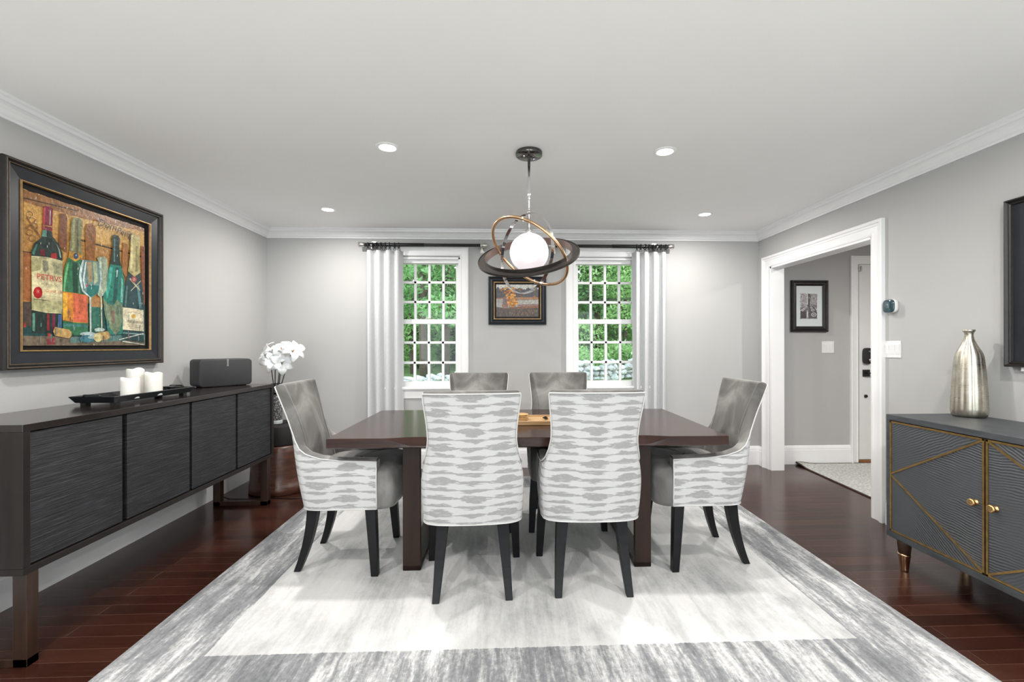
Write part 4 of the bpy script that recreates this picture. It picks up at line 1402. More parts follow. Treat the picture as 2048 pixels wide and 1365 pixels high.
# brush shapes of the bottle painting: (colour, outline in canvas fractions)
PAINT = [
((.3,.13,.04),[(.003,.997),(1.005,1.0),(1.005,.849),(.003,.923)]),
((.58,.32,.08),[(.015,.915),(.633,.932),(.633,.823),(.015,.78)]),
((.62,.36,.1),[(.284,.914),(1.005,.971),(1.005,.789),(.421,.774)]),
((.36,.13,.04),[(.003,.597),(.06,.597),(.06,.281),(.003,.287)]),
((.42,.2,.06),[(.555,.698),(1.005,.728),(1.005,.306),(.555,.35)]),
((.06,.03,.015),[(.011,.947),(.392,.974),(.392,.966),(.011,.938)]),
((.06,.03,.015),[(.407,.77),(1.005,.756),(1.005,.744),(.407,.758)]),
((.06,.03,.015),[(.003,.601),(.06,.604),(.06,.597),(.003,.595)]),
((.22,.11,.03),[(.07,.853),(.069,.844),(.065,.845),(.066,.852)]),
((.22,.11,.03),[(.069,.844),(.064,.836),(.061,.838),(.065,.845)]),
((.22,.11,.03),[(.064,.836),(.057,.829),(.054,.833),(.061,.838)]),
((.22,.11,.03),[(.057,.829),(.047,.825),(.047,.829),(.054,.833)]),
((.22,.11,.03),[(.047,.825),(.039,.825),(.041,.829),(.047,.829)]),
((.22,.11,.03),[(.039,.825),(.032,.828),(.035,.83),(.041,.829)]),
((.22,.11,.03),[(.032,.828),(.027,.832),(.031,.834),(.035,.83)]),
((.22,.11,.03),[(.027,.832),(.026,.84),(.03,.841),(.031,.834)]),
((.22,.11,.03),[(.026,.84),(.027,.848),(.031,.848),(.03,.841)]),
((.22,.11,.03),[(.027,.848),(.032,.856),(.035,.854),(.031,.848)]),
((.22,.11,.03),[(.032,.856),(.039,.862),(.041,.86),(.035,.854)]),
((.22,.11,.03),[(.039,.862),(.047,.866),(.047,.862),(.041,.86)]),
((.22,.11,.03),[(.047,.866),(.057,.868),(.054,.864),(.047,.862)]),
((.22,.11,.03),[(.057,.868),(.064,.865),(.061,.862),(.054,.864)]),
((.22,.11,.03),[(.064,.865),(.069,.86),(.065,.857),(.061,.862)]),
((.22,.11,.03),[(.069,.86),(.07,.853),(.066,.852),(.065,.857)]),
((.22,.11,.03),[(.087,.819),(.085,.809),(.081,.811),(.083,.817)]),
((.22,.11,.03),[(.085,.809),(.08,.801),(.077,.804),(.081,.811)]),
((.22,.11,.03),[(.08,.801),(.072,.795),(.07,.799),(.077,.804)]),
((.22,.11,.03),[(.072,.795),(.064,.791),(.064,.795),(.07,.799)]),
((.22,.11,.03),[(.064,.791),(.054,.791),(.057,.795),(.064,.795)]),
((.22,.11,.03),[(.054,.791),(.047,.792),(.05,.796),(.057,.795)]),
((.22,.11,.03),[(.047,.792),(.042,.799),(.046,.8),(.05,.796)]),
((.22,.11,.03),[(.042,.799),(.041,.805),(.045,.807),(.046,.8)]),
((.22,.11,.03),[(.041,.805),(.042,.813),(.046,.813),(.045,.807)]),
((.22,.11,.03),[(.042,.813),(.047,.821),(.05,.82),(.046,.813)]),
((.22,.11,.03),[(.047,.821),(.054,.828),(.057,.825),(.05,.82)]),
((.22,.11,.03),[(.054,.828),(.064,.832),(.064,.828),(.057,.825)]),
((.22,.11,.03),[(.064,.832),(.072,.833),(.07,.829),(.064,.828)]),
((.22,.11,.03),[(.072,.833),(.08,.83),(.077,.826),(.07,.829)]),
((.22,.11,.03),[(.08,.83),(.085,.825),(.081,.823),(.077,.826)]),
((.22,.11,.03),[(.085,.825),(.087,.819),(.083,.817),(.081,.823)]),
((.22,.11,.03),[(.103,.783),(.101,.775),(.097,.775),(.099,.781)]),
((.22,.11,.03),[(.101,.775),(.096,.766),(.093,.768),(.097,.775)]),
((.22,.11,.03),[(.096,.766),(.088,.76),(.087,.763),(.093,.768)]),
((.22,.11,.03),[(.088,.76),(.08,.756),(.08,.76),(.087,.763)]),
((.22,.11,.03),[(.08,.756),(.07,.755),(.072,.759),(.08,.76)]),
((.22,.11,.03),[(.07,.755),(.064,.758),(.066,.762),(.072,.759)]),
((.22,.11,.03),[(.064,.758),(.058,.763),(.062,.766),(.066,.762)]),
((.22,.11,.03),[(.058,.763),(.057,.771),(.061,.772),(.062,.766)]),
((.22,.11,.03),[(.057,.771),(.058,.779),(.062,.779),(.061,.772)]),
((.22,.11,.03),[(.058,.779),(.064,.787),(.066,.785),(.062,.779)]),
((.22,.11,.03),[(.064,.787),(.07,.793),(.072,.791),(.066,.785)]),
((.22,.11,.03),[(.07,.793),(.08,.797),(.08,.793),(.072,.791)]),
((.22,.11,.03),[(.08,.797),(.088,.799),(.087,.795),(.08,.793)]),
((.22,.11,.03),[(.088,.799),(.096,.796),(.093,.792),(.087,.795)]),
((.22,.11,.03),[(.096,.796),(.101,.791),(.097,.788),(.093,.792)]),
((.22,.11,.03),[(.101,.791),(.103,.783),(.099,.781),(.097,.788)]),
((.22,.11,.03),[(.07,.735),(.069,.727),(.065,.727),(.066,.734)]),
((.22,.11,.03),[(.069,.727),(.064,.719),(.061,.721),(.065,.727)]),
((.22,.11,.03),[(.064,.719),(.057,.713),(.054,.717),(.061,.721)]),
((.22,.11,.03),[(.057,.713),(.047,.709),(.047,.713),(.054,.717)]),
((.22,.11,.03),[(.047,.709),(.039,.709),(.041,.713),(.047,.713)]),
((.22,.11,.03),[(.039,.709),(.032,.711),(.035,.715),(.041,.713)]),
((.22,.11,.03),[(.032,.711),(.027,.717),(.031,.719),(.035,.715)]),
((.22,.11,.03),[(.027,.717),(.026,.725),(.03,.725),(.031,.719)]),
((.22,.11,.03),[(.026,.725),(.027,.732),(.031,.731),(.03,.725)]),
((.22,.11,.03),[(.027,.732),(.032,.74),(.035,.738),(.031,.731)]),
((.22,.11,.03),[(.032,.74),(.039,.746),(.041,.743),(.035,.738)]),
((.22,.11,.03),[(.039,.746),(.047,.75),(.047,.746),(.041,.743)]),
((.22,.11,.03),[(.047,.75),(.057,.751),(.054,.747),(.047,.746)]),
((.22,.11,.03),[(.057,.751),(.064,.748),(.061,.744),(.054,.747)]),
((.22,.11,.03),[(.064,.748),(.069,.743),(.065,.74),(.061,.744)]),
((.22,.11,.03),[(.069,.743),(.07,.735),(.066,.734),(.065,.74)]),
((.22,.11,.03),[(.087,.699),(.085,.691),(.081,.691),(.083,.699)]),
((.22,.11,.03),[(.085,.691),(.08,.683),(.077,.686),(.081,.691)]),
((.22,.11,.03),[(.08,.683),(.072,.677),(.07,.681),(.077,.686)]),
((.22,.11,.03),[(.072,.677),(.064,.674),(.064,.678),(.07,.681)]),
((.22,.11,.03),[(.064,.674),(.054,.673),(.057,.677),(.064,.678)]),
((.22,.11,.03),[(.054,.673),(.047,.675),(.05,.679),(.057,.677)]),
((.22,.11,.03),[(.047,.675),(.042,.682),(.046,.683),(.05,.679)]),
((.22,.11,.03),[(.042,.682),(.041,.689),(.045,.69),(.046,.683)]),
((.22,.11,.03),[(.041,.689),(.042,.697),(.046,.697),(.045,.69)]),
((.22,.11,.03),[(.042,.697),(.047,.705),(.05,.703),(.046,.697)]),
((.22,.11,.03),[(.047,.705),(.054,.711),(.057,.709),(.05,.703)]),
((.22,.11,.03),[(.054,.711),(.064,.715),(.064,.711),(.057,.709)]),
((.22,.11,.03),[(.064,.715),(.072,.715),(.07,.711),(.064,.711)]),
((.22,.11,.03),[(.072,.715),(.08,.713),(.077,.71),(.07,.711)]),
((.22,.11,.03),[(.08,.713),(.085,.707),(.081,.705),(.077,.71)]),
((.22,.11,.03),[(.085,.707),(.087,.699),(.083,.699),(.081,.705)]),
((.2,.09,.03),[(.026,.817),(.116,.709),(.124,.715),(.032,.825)]),
((.2,.09,.03),[(.02,.747),(.088,.829),(.092,.824),(.024,.742)]),
((.2,.07,.025),[(.248,.891),(.256,.913),(.291,.922),(.304,.895),(.3,.646),(.241,.682)]),
((.27,.1,.02),[(.442,.856),(.457,.893),(.494,.909),(.526,.891),(.532,.838),(.518,.624),(.449,.624)]),
((.33,.13,.03),[(.775,.828),(.828,.825),(.823,.522),(.77,.599)]),
((.22,.07,.03),[(.963,.84),(1.005,.841),(1.005,.321),(.97,.543)]),
((.012,.055,.055),[(.003,.275),(1.005,.343),(1.005,-.004),(.003,-.007)]),
((.07,.05,.04),[(.003,.275),(.06,.275),(.06,.115),(.003,.123)]),
((.16,.12,.08),[(.003,.056),(1.005,.057),(1.005,-.004),(.003,-.007)]),
((.1,.2,.19),[(.325,.05),(1.005,.094),(1.005,.041),(.325,.013)]),
((.35,.04,.03),[(.008,.14),(.022,.142),(.022,.111),(.008,.11)]),
((.4,.05,.04),[(.158,.077),(.185,.083),(.191,.058),(.165,.054)]),
((.28,.04,.05),[(.158,.041),(.214,.049),(.214,.0),(.158,.0)]),
((.03,.14,.1),[(.472,.289),(.57,.291),(.57,.095),(.472,.093)]),
((.4,.2,.07),[(.486,.35),(.586,.352),(.589,.286),(.486,.283)]),
((.015,.03,.025),[(.131,.764),(.192,.772),(.198,.739),(.24,.697),(.267,.638),(.267,.077),(.057,.074),(.055,.613),(.078,.67),(.12,.711)]),
((.05,.16,.12),[(.06,.597),(.085,.66),(.099,.669),(.073,.588)]),
((.1,.26,.19),[(.062,.207),(.078,.208),(.078,.086),(.062,.091)]),
((.05,.12,.28),[(.235,.207),(.261,.209),(.261,.117),(.235,.11)]),
((.3,.02,.03),[(.158,.208),(.173,.209),(.173,.095),(.158,.095)]),
((.18,.02,.05),[(.195,.211),(.214,.212),(.214,.103),(.195,.102)]),
((.35,.015,.02),[(.189,.624),(.223,.63),(.227,.592),(.185,.589)]),
((.16,.01,.02),[(.114,.632),(.143,.637),(.143,.596),(.114,.596)]),
((.3,.4,.36),[(.223,.697),(.248,.66),(.258,.607),(.25,.601),(.238,.657)]),
((.17,.012,.03),[(.133,.918),(.146,.931),(.185,.938),(.199,.928),(.194,.774),(.129,.768)]),
((.42,.03,.05),[(.134,.913),(.147,.922),(.143,.774),(.131,.772)]),
((.55,.45,.5),[(.179,.914),(.184,.914),(.18,.813),(.176,.812)]),
((.1,.25,.2),[(.13,.767),(.158,.771),(.156,.726),(.124,.722)]),
((.5,.3,.08),[(.131,.8),(.194,.807),(.194,.801),(.131,.795)]),
((.55,.5,.28),[(.055,.579),(.158,.591),(.267,.585),(.267,.216),(.158,.213),(.057,.226)]),
((.72,.64,.38),[(.06,.46),(.264,.461),(.264,.319),(.06,.322)]),
((.26,.26,.17),[(.129,.564),(.166,.566),(.168,.506),(.146,.482),(.13,.499)]),
((.33,.31,.15),[(.057,.574),(.123,.581),(.114,.497),(.057,.475)]),
((.36,.36,.2),[(.195,.564),(.267,.566),(.267,.491),(.207,.482)]),
((.42,.4,.2),[(.058,.293),(.267,.289),(.267,.219),(.058,.229)]),
((.15,.12,.05),[(.066,.302),(.183,.299),(.183,.294),(.066,.295)]),
((.42,.01,.015),[(.127,.347),(.124,.33),(.116,.315),(.104,.306),(.091,.305),(.078,.311),(.07,.325),(.066,.34),(.07,.358),(.078,.372),(.091,.381),(.104,.384),(.116,.377),(.124,.364)]),
((.62,.1,.09),[(.107,.352),(.104,.342),(.097,.338),(.089,.34),(.087,.35),(.089,.36),(.097,.366),(.104,.362)]),
((.42,.01,.015),[(.103,.352),(.101,.347),(.097,.344),(.093,.346),(.091,.351),(.093,.358),(.097,.36),(.101,.359)]),
((.45,.4,.22),[(.153,.331),(.248,.33),(.248,.326),(.153,.328)]),
((.45,.4,.22),[(.153,.321),(.248,.319),(.248,.315),(.153,.318)]),
((.45,.4,.22),[(.153,.31),(.248,.309),(.248,.305),(.153,.307)]),
((.45,.4,.22),[(.153,.299),(.248,.297),(.248,.294),(.153,.297)]),
((.03,.16,.07),[(.311,.623),(.41,.617),(.428,.581),(.459,.509),(.461,.064),(.269,.074),(.269,.442),(.281,.543)]),
((.14,.42,.16),[(.3,.571),(.317,.587),(.29,.446),(.284,.364),(.273,.367),(.277,.469)]),
((.01,.05,.03),[(.338,.591),(.379,.592),(.379,.37),(.345,.368)]),
((.2,.36,.28),[(.39,.588),(.398,.587),(.398,.372),(.387,.374)]),
((.2,.19,.08),[(.334,.891),(.352,.913),(.392,.919),(.417,.907),(.419,.85),(.405,.77),(.413,.656),(.317,.66),(.327,.776),(.327,.826)]),
((.32,.31,.15),[(.341,.886),(.36,.905),(.355,.669),(.333,.668)]),
((.1,.1,.05),[(.376,.902),(.387,.903),(.384,.664),(.371,.66)]),
((.52,.27,.04),[(.317,.664),(.417,.66),(.421,.638),(.363,.597),(.309,.617)]),
((.03,.05,.1),[(.386,.641),(.383,.629),(.376,.62),(.367,.615),(.357,.616),(.349,.623),(.348,.634),(.349,.646),(.357,.656),(.367,.661),(.376,.66),(.383,.653)]),
((.3,.38,.46),[(.375,.646),(.372,.64),(.368,.637),(.363,.638),(.361,.642),(.363,.649),(.368,.652),(.372,.65)]),
((.62,.22,.03),[(.267,.371),(.365,.371),(.461,.366),(.459,.16),(.359,.159),(.267,.17)]),
((.62,.13,.06),[(.345,.366),(.457,.363),(.455,.166),(.349,.164)]),
((.8,.42,.04),[(.269,.363),(.3,.363),(.3,.175),(.269,.175)]),
((.05,.18,.17),[(.269,.148),(.459,.144),(.459,.128),(.269,.13)]),
((.02,.2,.15),[(.658,.636),(.758,.637),(.79,.531),(.796,.339),(.77,.087),(.633,.077),(.589,.354),(.598,.462),(.629,.563)]),
((.06,.38,.28),[(.65,.607),(.678,.609),(.65,.428),(.624,.356),(.61,.437)]),
((.01,.09,.08),[(.705,.616),(.732,.616),(.714,.325),(.673,.321)]),
((.4,.62,.58),[(.714,.597),(.727,.597),(.721,.542),(.709,.536)]),
((.2,.5,.42),[(.759,.54),(.773,.528),(.77,.343),(.752,.342)]),
((.015,.035,.03),[(.67,.842),(.685,.869),(.728,.873),(.746,.854),(.739,.791),(.746,.679),(.759,.634),(.655,.633),(.668,.707),(.678,.777)]),
((.1,.2,.19),[(.691,.837),(.702,.838),(.698,.657),(.685,.654)]),
((.18,.24,.14),[(.591,.354),(.627,.323),(.682,.31),(.719,.36),(.773,.315),(.777,.23),(.743,.115),(.702,.075),(.643,.139),(.604,.233)]),
((.27,.33,.2),[(.61,.315),(.65,.298),(.666,.154),(.633,.18)]),
((.25,.13,.1),[(.666,.265),(.691,.274),(.691,.17),(.673,.168)]),
((.015,.05,.055),[(.828,.605),(.892,.552),(.951,.6),(.982,.454),(.991,.019),(.77,.042),(.77,.301),(.789,.46)]),
((.1,.24,.27),[(.911,.534),(.932,.538),(.968,.31),(.938,.307)]),
((.08,.16,.14),[(.805,.475),(.823,.486),(.805,.311),(.788,.31)]),
((.5,.42,.18),[(.851,.91),(.877,.927),(.922,.919),(.951,.905),(.94,.702),(.955,.592),(.892,.546),(.823,.605),(.846,.742)]),
((.68,.6,.32),[(.858,.905),(.877,.917),(.87,.616),(.844,.612)]),
((.26,.24,.1),[(.903,.826),(.922,.83),(.922,.624),(.899,.613)]),
((.03,.05,.06),[(.829,.601),(.888,.567),(.951,.612),(.955,.54),(.911,.475),(.844,.539)]),
((.5,.45,.28),[(.844,.554),(.951,.465),(.947,.456),(.836,.54)]),
((.5,.45,.28),[(.855,.453),(.955,.548),(.958,.539),(.851,.441)]),
((.42,.07,.07),[(.912,.548),(.908,.535),(.899,.525),(.884,.518),(.87,.521),(.861,.528),(.857,.54),(.861,.555),(.87,.566),(.884,.571),(.899,.57),(.908,.562)]),
((.6,.25,.22),[(.899,.547),(.896,.538),(.889,.531),(.88,.53),(.873,.535),(.87,.543),(.873,.552),(.88,.558),(.889,.559),(.896,.555)]),
((.74,.66,.46),[(.77,.303),(.873,.302),(.984,.297),(.988,.115),(.77,.123)]),
((.6,.38,.06),[(.903,.238),(.896,.225),(.878,.219),(.862,.223),(.855,.236),(.862,.249),(.878,.256),(.896,.252)]),
((.45,.36,.2),[(.816,.265),(.878,.278),(.951,.265),(.951,.258),(.878,.273),(.816,.258)]),
((.28,.22,.13),[(.811,.167),(.958,.164),(.958,.16),(.811,.163)]),
((.28,.22,.13),[(.824,.152),(.942,.15),(.942,.144),(.824,.148)]),
((.28,.22,.13),[(.839,.139),(.927,.134),(.927,.13),(.839,.135)]),
((.2,.36,.36),[(.773,.102),(.991,.094),(.991,.082),(.773,.091)]),
((.36,.42,.3),[(.536,.657),(.555,.67),(.604,.678),(.624,.664),(.633,.591),(.617,.424),(.57,.36),(.541,.375),(.555,.617)]),
((.6,.66,.52),[(.558,.661),(.572,.666),(.579,.568),(.567,.404),(.558,.483)]),
((.55,.6,.45),[(.566,.362),(.576,.363),(.582,.126),(.57,.126)]),
((.45,.55,.48),[(.604,.117),(.599,.11),(.586,.103),(.567,.101),(.547,.099),(.529,.102),(.516,.106),(.512,.113),(.516,.119),(.529,.125),(.547,.128),(.567,.128),(.586,.127),(.599,.122)]),
((.14,.24,.22),[(.417,.621),(.486,.628),(.555,.63),(.57,.566),(.572,.473),(.551,.396),(.491,.352),(.479,.351),(.424,.377),(.392,.434),(.384,.498),(.398,.576)]),
((.35,.26,.14),[(.449,.612),(.491,.616),(.497,.475),(.464,.457)]),
((.4,.46,.28),[(.502,.619),(.533,.621),(.541,.482),(.512,.45)]),
((.02,.15,.13),[(.457,.444),(.563,.45),(.545,.396),(.486,.356),(.447,.38)]),
((.62,.72,.72),[(.417,.619),(.426,.62),(.405,.501),(.421,.4),(.479,.355),(.474,.351),(.413,.387),(.387,.491),(.398,.57)]),
((.66,.74,.74),[(.438,.609),(.449,.612),(.429,.478),(.441,.416),(.433,.412),(.418,.477)]),
((.5,.62,.62),[(.555,.628),(.563,.612),(.576,.499),(.555,.395),(.548,.4),(.563,.491)]),
((.5,.03,.06),[(.461,.438),(.459,.432),(.452,.429),(.447,.43),(.444,.437),(.447,.444),(.452,.446),(.459,.445)]),
((.55,.62,.55),[(.47,.351),(.486,.354),(.487,.097),(.474,.095)]),
((.45,.56,.56),[(.526,.081),(.521,.075),(.506,.07),(.484,.066),(.459,.064),(.433,.065),(.411,.068),(.398,.072),(.392,.078),(.398,.083),(.411,.089),(.433,.093),(.459,.095),(.484,.095),(.506,.091),(.521,.087)]),
((.05,.18,.22),[(.512,.044),(.507,.033),(.494,.024),(.474,.017),(.449,.015),(.426,.016),(.407,.023),(.395,.032),(.39,.042),(.395,.053),(.407,.062),(.426,.069),(.449,.072),(.474,.07),(.494,.064),(.507,.056)]),
((.35,.48,.5),[(.539,.058),(.533,.05),(.518,.046),(.497,.044),(.476,.045),(.461,.049),(.456,.056),(.461,.062),(.476,.068),(.497,.07),(.518,.069),(.533,.065)]),
((.52,.32,.11),[(.207,.121),(.311,.107),(.329,.089),(.329,.064),(.311,.045),(.207,.061),(.195,.09)]),
((.3,.17,.06),[(.207,.111),(.215,.111),(.215,.064),(.207,.065)]),
((.5,.32,.12),[(.528,.089),(.629,.106),(.648,.087),(.648,.061),(.629,.041),(.528,.025),(.514,.057)]),
((.62,.52,.24),[(.579,.056),(.575,.041),(.566,.028),(.551,.021),(.533,.021),(.52,.028),(.509,.04),(.506,.054),(.509,.069),(.52,.082),(.533,.089),(.551,.089),(.566,.083),(.575,.072)]),
((.7,.72,.62),[(.732,.045),(.982,.101),(.984,.095),(.735,.037)]),
((.7,.72,.62),[(.766,.032),(.986,.004),(.986,-.001),(.766,.025)]),
((.1,.07,.04),[(.386,.556),(.39,.556),(.388,.536),(.386,.539)]),
((.1,.07,.04),[(.815,.902),(.819,.903),(.817,.883),(.815,.885)]),
((.75,.76,.7),[(.742,.963),(.744,.964),(.743,.952),(.742,.954)]),
((.6,.62,.55),[(.526,.726),(.53,.727),(.529,.714),(.526,.715)]),
((.6,.62,.55),[(.555,.229),(.558,.229),(.558,.223),(.555,.223)]),
((.6,.62,.55),[(.53,.297),(.535,.298),(.533,.287),(.53,.287)]),
((.05,.04,.03),[(.451,.465),(.455,.465),(.453,.452),(.451,.453)]),
((.75,.76,.7),[(.589,.717),(.593,.717),(.591,.702),(.589,.703)]),
((.75,.76,.7),[(.645,.801),(.648,.801),(.648,.792),(.645,.793)]),
((.75,.76,.7),[(.494,.955),(.497,.955),(.497,.948),(.494,.948)]),
((.75,.76,.7),[(.942,.209),(.945,.211),(.945,.204),(.942,.204)]),
((.6,.62,.55),[(.403,.029),(.405,.029),(.405,.017),(.403,.019)]),
((.05,.04,.03),[(.724,.84),(.728,.841),(.727,.833),(.724,.834)]),
((.75,.76,.7),[(.701,.95),(.704,.95),(.704,.94),(.701,.94)]),
((.1,.07,.04),[(.398,.634),(.401,.634),(.401,.619),(.398,.62)]),
((.75,.76,.7),[(.157,.354),(.16,.354),(.16,.347),(.157,.347)]),
((.1,.07,.04),[(.333,.015),(.337,.015),(.336,.009),(.333,.011)]),
((.1,.07,.04),[(.253,.158),(.256,.158),(.254,.15),(.253,.151)]),
((.72,.68,.55),[(.575,.959),(.578,.96),(.576,.938),(.575,.94)]),
((.75,.76,.7),[(.016,.497),(.018,.498),(.018,.482),(.016,.483)]),
((.72,.68,.55),[(.077,.528),(.08,.53),(.078,.522),(.077,.522)]),
((.6,.62,.55),[(.555,.943),(.559,.944),(.558,.93),(.555,.93)]),
((.1,.07,.04),[(.828,.907),(.834,.909),(.832,.901),(.828,.899)]),
((.6,.62,.55),[(.206,.901),(.21,.902),(.208,.886),(.206,.886)]),
((.75,.76,.7),[(.622,.734),(.625,.735),(.625,.721),(.622,.722)]),
((.05,.04,.03),[(.088,.987),(.089,.987),(.089,.97),(.088,.971)]),
((.6,.62,.55),[(.212,.237),(.215,.237),(.214,.224),(.212,.225)]),
((.1,.07,.04),[(.905,.036),(.909,.036),(.908,.026),(.905,.028)]),
((.75,.76,.7),[(.545,.83),(.549,.832),(.548,.812),(.545,.813)]),
((.72,.68,.55),[(.061,.71),(.062,.71),(.062,.702),(.061,.702)]),
((.05,.04,.03),[(.31,.542),(.313,.542),(.311,.535),(.31,.535)]),
((.6,.62,.55),[(.97,.446),(.976,.448),(.974,.429),(.97,.43)]),
((.72,.68,.55),[(.521,.107),(.524,.107),(.524,.094),(.521,.095)]),
((.72,.68,.55),[(.947,.996),(.953,.997),(.951,.979),(.947,.98)]),
((.75,.76,.7),[(.265,.001),(.268,.001),(.268,-.004),(.265,-.004)]),
((.72,.68,.55),[(.869,.35),(.874,.35),(.873,.332),(.869,.334)]),
((.05,.04,.03),[(.294,.411),(.298,.411),(.298,.392),(.294,.395)]),
((.05,.04,.03),[(.924,.993),(.927,.993),(.926,.979),(.924,.98)]),
((.75,.76,.7),[(.319,.996),(.321,.996),(.321,.991),(.319,.991)]),
((.1,.07,.04),[(.988,.167),(.992,.168),(.991,.148),(.988,.15)]),
((.1,.07,.04),[(.391,.66),(.395,.66),(.394,.646),(.391,.648)]),
((.75,.76,.7),[(.031,.507),(.032,.509),(.032,.497),(.031,.498)]),
((.75,.76,.7),[(.429,.494),(.432,.494),(.432,.475),(.429,.477)]),
((.72,.68,.55),[(.309,.932),(.311,.934),(.311,.919),(.309,.919)]),
((.72,.68,.55),[(.594,.681),(.597,.682),(.597,.662),(.594,.664)]),
((.6,.62,.55),[(.164,.69),(.166,.691),(.166,.675),(.164,.675)]),
((.05,.04,.03),[(.323,.53),(.326,.53),(.325,.521),(.323,.521)]),
((.72,.68,.55),[(.294,.143),(.295,.143),(.295,.138),(.294,.138)]),
((.05,.04,.03),[(.774,.952),(.779,.954),(.778,.94),(.774,.94)]),
((.1,.07,.04),[(.322,.599),(.326,.6),(.325,.584),(.322,.585)]),
((.75,.76,.7),[(.387,.972),(.391,.974),(.39,.967),(.387,.967)]),
((.1,.07,.04),[(.613,.83),(.617,.832),(.616,.82),(.613,.82)]),
((.72,.68,.55),[(.023,.936),(.024,.936),(.024,.926),(.023,.926)]),
((.05,.04,.03),[(.196,.934),(.199,.934),(.198,.928),(.196,.928)]),
((.75,.76,.7),[(.092,.581),(.095,.581),(.093,.568),(.092,.57)]),
((.75,.76,.7),[(.62,.895),(.622,.895),(.622,.882),(.62,.883)]),
((.72,.68,.55),[(.698,.584),(.701,.585),(.7,.579),(.698,.579)]),
((.6,.62,.55),[(.471,.075),(.475,.075),(.474,.062),(.471,.064)]),
((.05,.04,.03),[(.332,.278),(.334,.279),(.333,.26),(.332,.262)]),
((.05,.04,.03),[(.108,.668),(.112,.669),(.111,.654),(.108,.656)]),
((.72,.68,.55),[(.48,.45),(.484,.45),(.484,.437),(.48,.438)]),
((.75,.76,.7),[(.396,.452),(.401,.452),(.399,.444),(.396,.444)]),
((.1,.07,.04),[(.176,.136),(.18,.138),(.179,.118),(.176,.121)]),
((.75,.76,.7),[(.966,.097),(.972,.097),(.969,.086),(.966,.087)]),
((.72,.68,.55),[(.291,.967),(.295,.968),(.294,.956),(.291,.958)]),
((.75,.76,.7),[(.419,.992),(.422,.992),(.421,.975),(.419,.976)]),
((.6,.62,.55),[(.142,.781),(.145,.783),(.143,.766),(.142,.767)]),
((.05,.04,.03),[(.996,.14),(1.001,.14),(1.0,.125),(.996,.126)]),
((.6,.62,.55),[(.926,.63),(.93,.63),(.928,.608),(.926,.609)]),
((.6,.62,.55),[(.373,.556),(.378,.558),(.376,.539),(.373,.54)]),
((.05,.04,.03),[(.453,.213),(.457,.213),(.456,.199),(.453,.2)]),
((.6,.62,.55),[(.938,.18),(.942,.18),(.94,.163),(.938,.166)]),
((.1,.07,.04),[(.955,.597),(.958,.597),(.958,.581),(.955,.583)]),
((.75,.76,.7),[(.096,.996),(.099,.997),(.097,.987),(.096,.988)]),
((.05,.04,.03),[(.448,.722),(.451,.722),(.449,.705),(.448,.706)]),
((.05,.04,.03),[(.08,.917),(.083,.917),(.081,.899),(.08,.901)]),
((.05,.04,.03),[(.222,.648),(.225,.649),(.225,.641),(.222,.642)]),
((.72,.68,.55),[(.456,.954),(.459,.955),(.457,.943),(.456,.943)]),
((.6,.62,.55),[(.108,.294),(.11,.294),(.11,.289),(.108,.289)]),
((.05,.04,.03),[(.018,.825),(.02,.826),(.019,.812),(.018,.813)]),
((.72,.68,.55),[(.088,.354),(.091,.355),(.091,.348),(.088,.348)]),
((.05,.04,.03),[(.656,.392),(.659,.393),(.658,.372),(.656,.375)]),
((.1,.07,.04),[(.778,.494),(.783,.495),(.782,.479),(.778,.481)]),
((.6,.62,.55),[(.571,.589),(.575,.591),(.574,.571),(.571,.572)]),
((.72,.68,.55),[(.192,.343),(.195,.343),(.195,.326),(.192,.327)]),
((.6,.62,.55),[(.535,.151),(.539,.151),(.537,.143),(.535,.143)]),
((.72,.68,.55),[(.854,.94),(.858,.942),(.857,.931),(.854,.931)]),
((.6,.62,.55),[(.326,.687),(.33,.687),(.329,.669),(.326,.67)]),
((.1,.07,.04),[(.165,.478),(.166,.478),(.166,.462),(.165,.464)]),
((.1,.07,.04),[(.618,.123),(.621,.123),(.62,.102),(.618,.105)]),
((.75,.76,.7),[(.567,.776),(.571,.776),(.57,.755),(.567,.756)]),
((.1,.07,.04),[(.414,.993),(.418,.993),(.417,.976),(.414,.977)]),
((.6,.62,.55),[(.414,.901),(.417,.902),(.415,.895),(.414,.895)]),
((.05,.04,.03),[(.984,.105),(.986,.105),(.985,.097),(.984,.097)]),
((.72,.68,.55),[(.068,.959),(.07,.96),(.069,.95),(.068,.95)]),
((.6,.62,.55),[(.365,.51),(.369,.51),(.368,.505),(.365,.505)]),
((.6,.62,.55),[(.149,.668),(.152,.668),(.152,.653),(.149,.653)]),
((.75,.76,.7),[(.536,.962),(.54,.963),(.539,.944),(.536,.946)]),
((.05,.04,.03),[(.751,.389),(.755,.389),(.754,.37),(.751,.371)]),
((.72,.68,.55),[(.501,.901),(.503,.902),(.502,.886),(.501,.887)]),
((.05,.04,.03),[(.231,.948),(.233,.95),(.233,.934),(.231,.935)]),
((.05,.04,.03),[(.111,.787),(.114,.787),(.112,.775),(.111,.775)]),
((.72,.68,.55),[(.709,.718),(.712,.718),(.712,.701),(.709,.702)]),
((.1,.07,.04),[(.25,.958),(.254,.959),(.253,.94),(.25,.942)]),
((.6,.62,.55),[(.046,.834),(.049,.836),(.047,.817),(.046,.819)]),
((.05,.04,.03),[(.594,.546),(.597,.546),(.595,.532),(.594,.532)]),
((.75,.76,.7),[(.575,.392),(.581,.393),(.579,.375),(.575,.376)]),
((.1,.07,.04),[(.096,.952),(.099,.954),(.097,.946),(.096,.946)]),
((.72,.68,.55),[(.046,.895),(.049,.897),(.047,.886),(.046,.887)]),
((.1,.07,.04),[(.227,.776),(.23,.777),(.23,.764),(.227,.766)]),
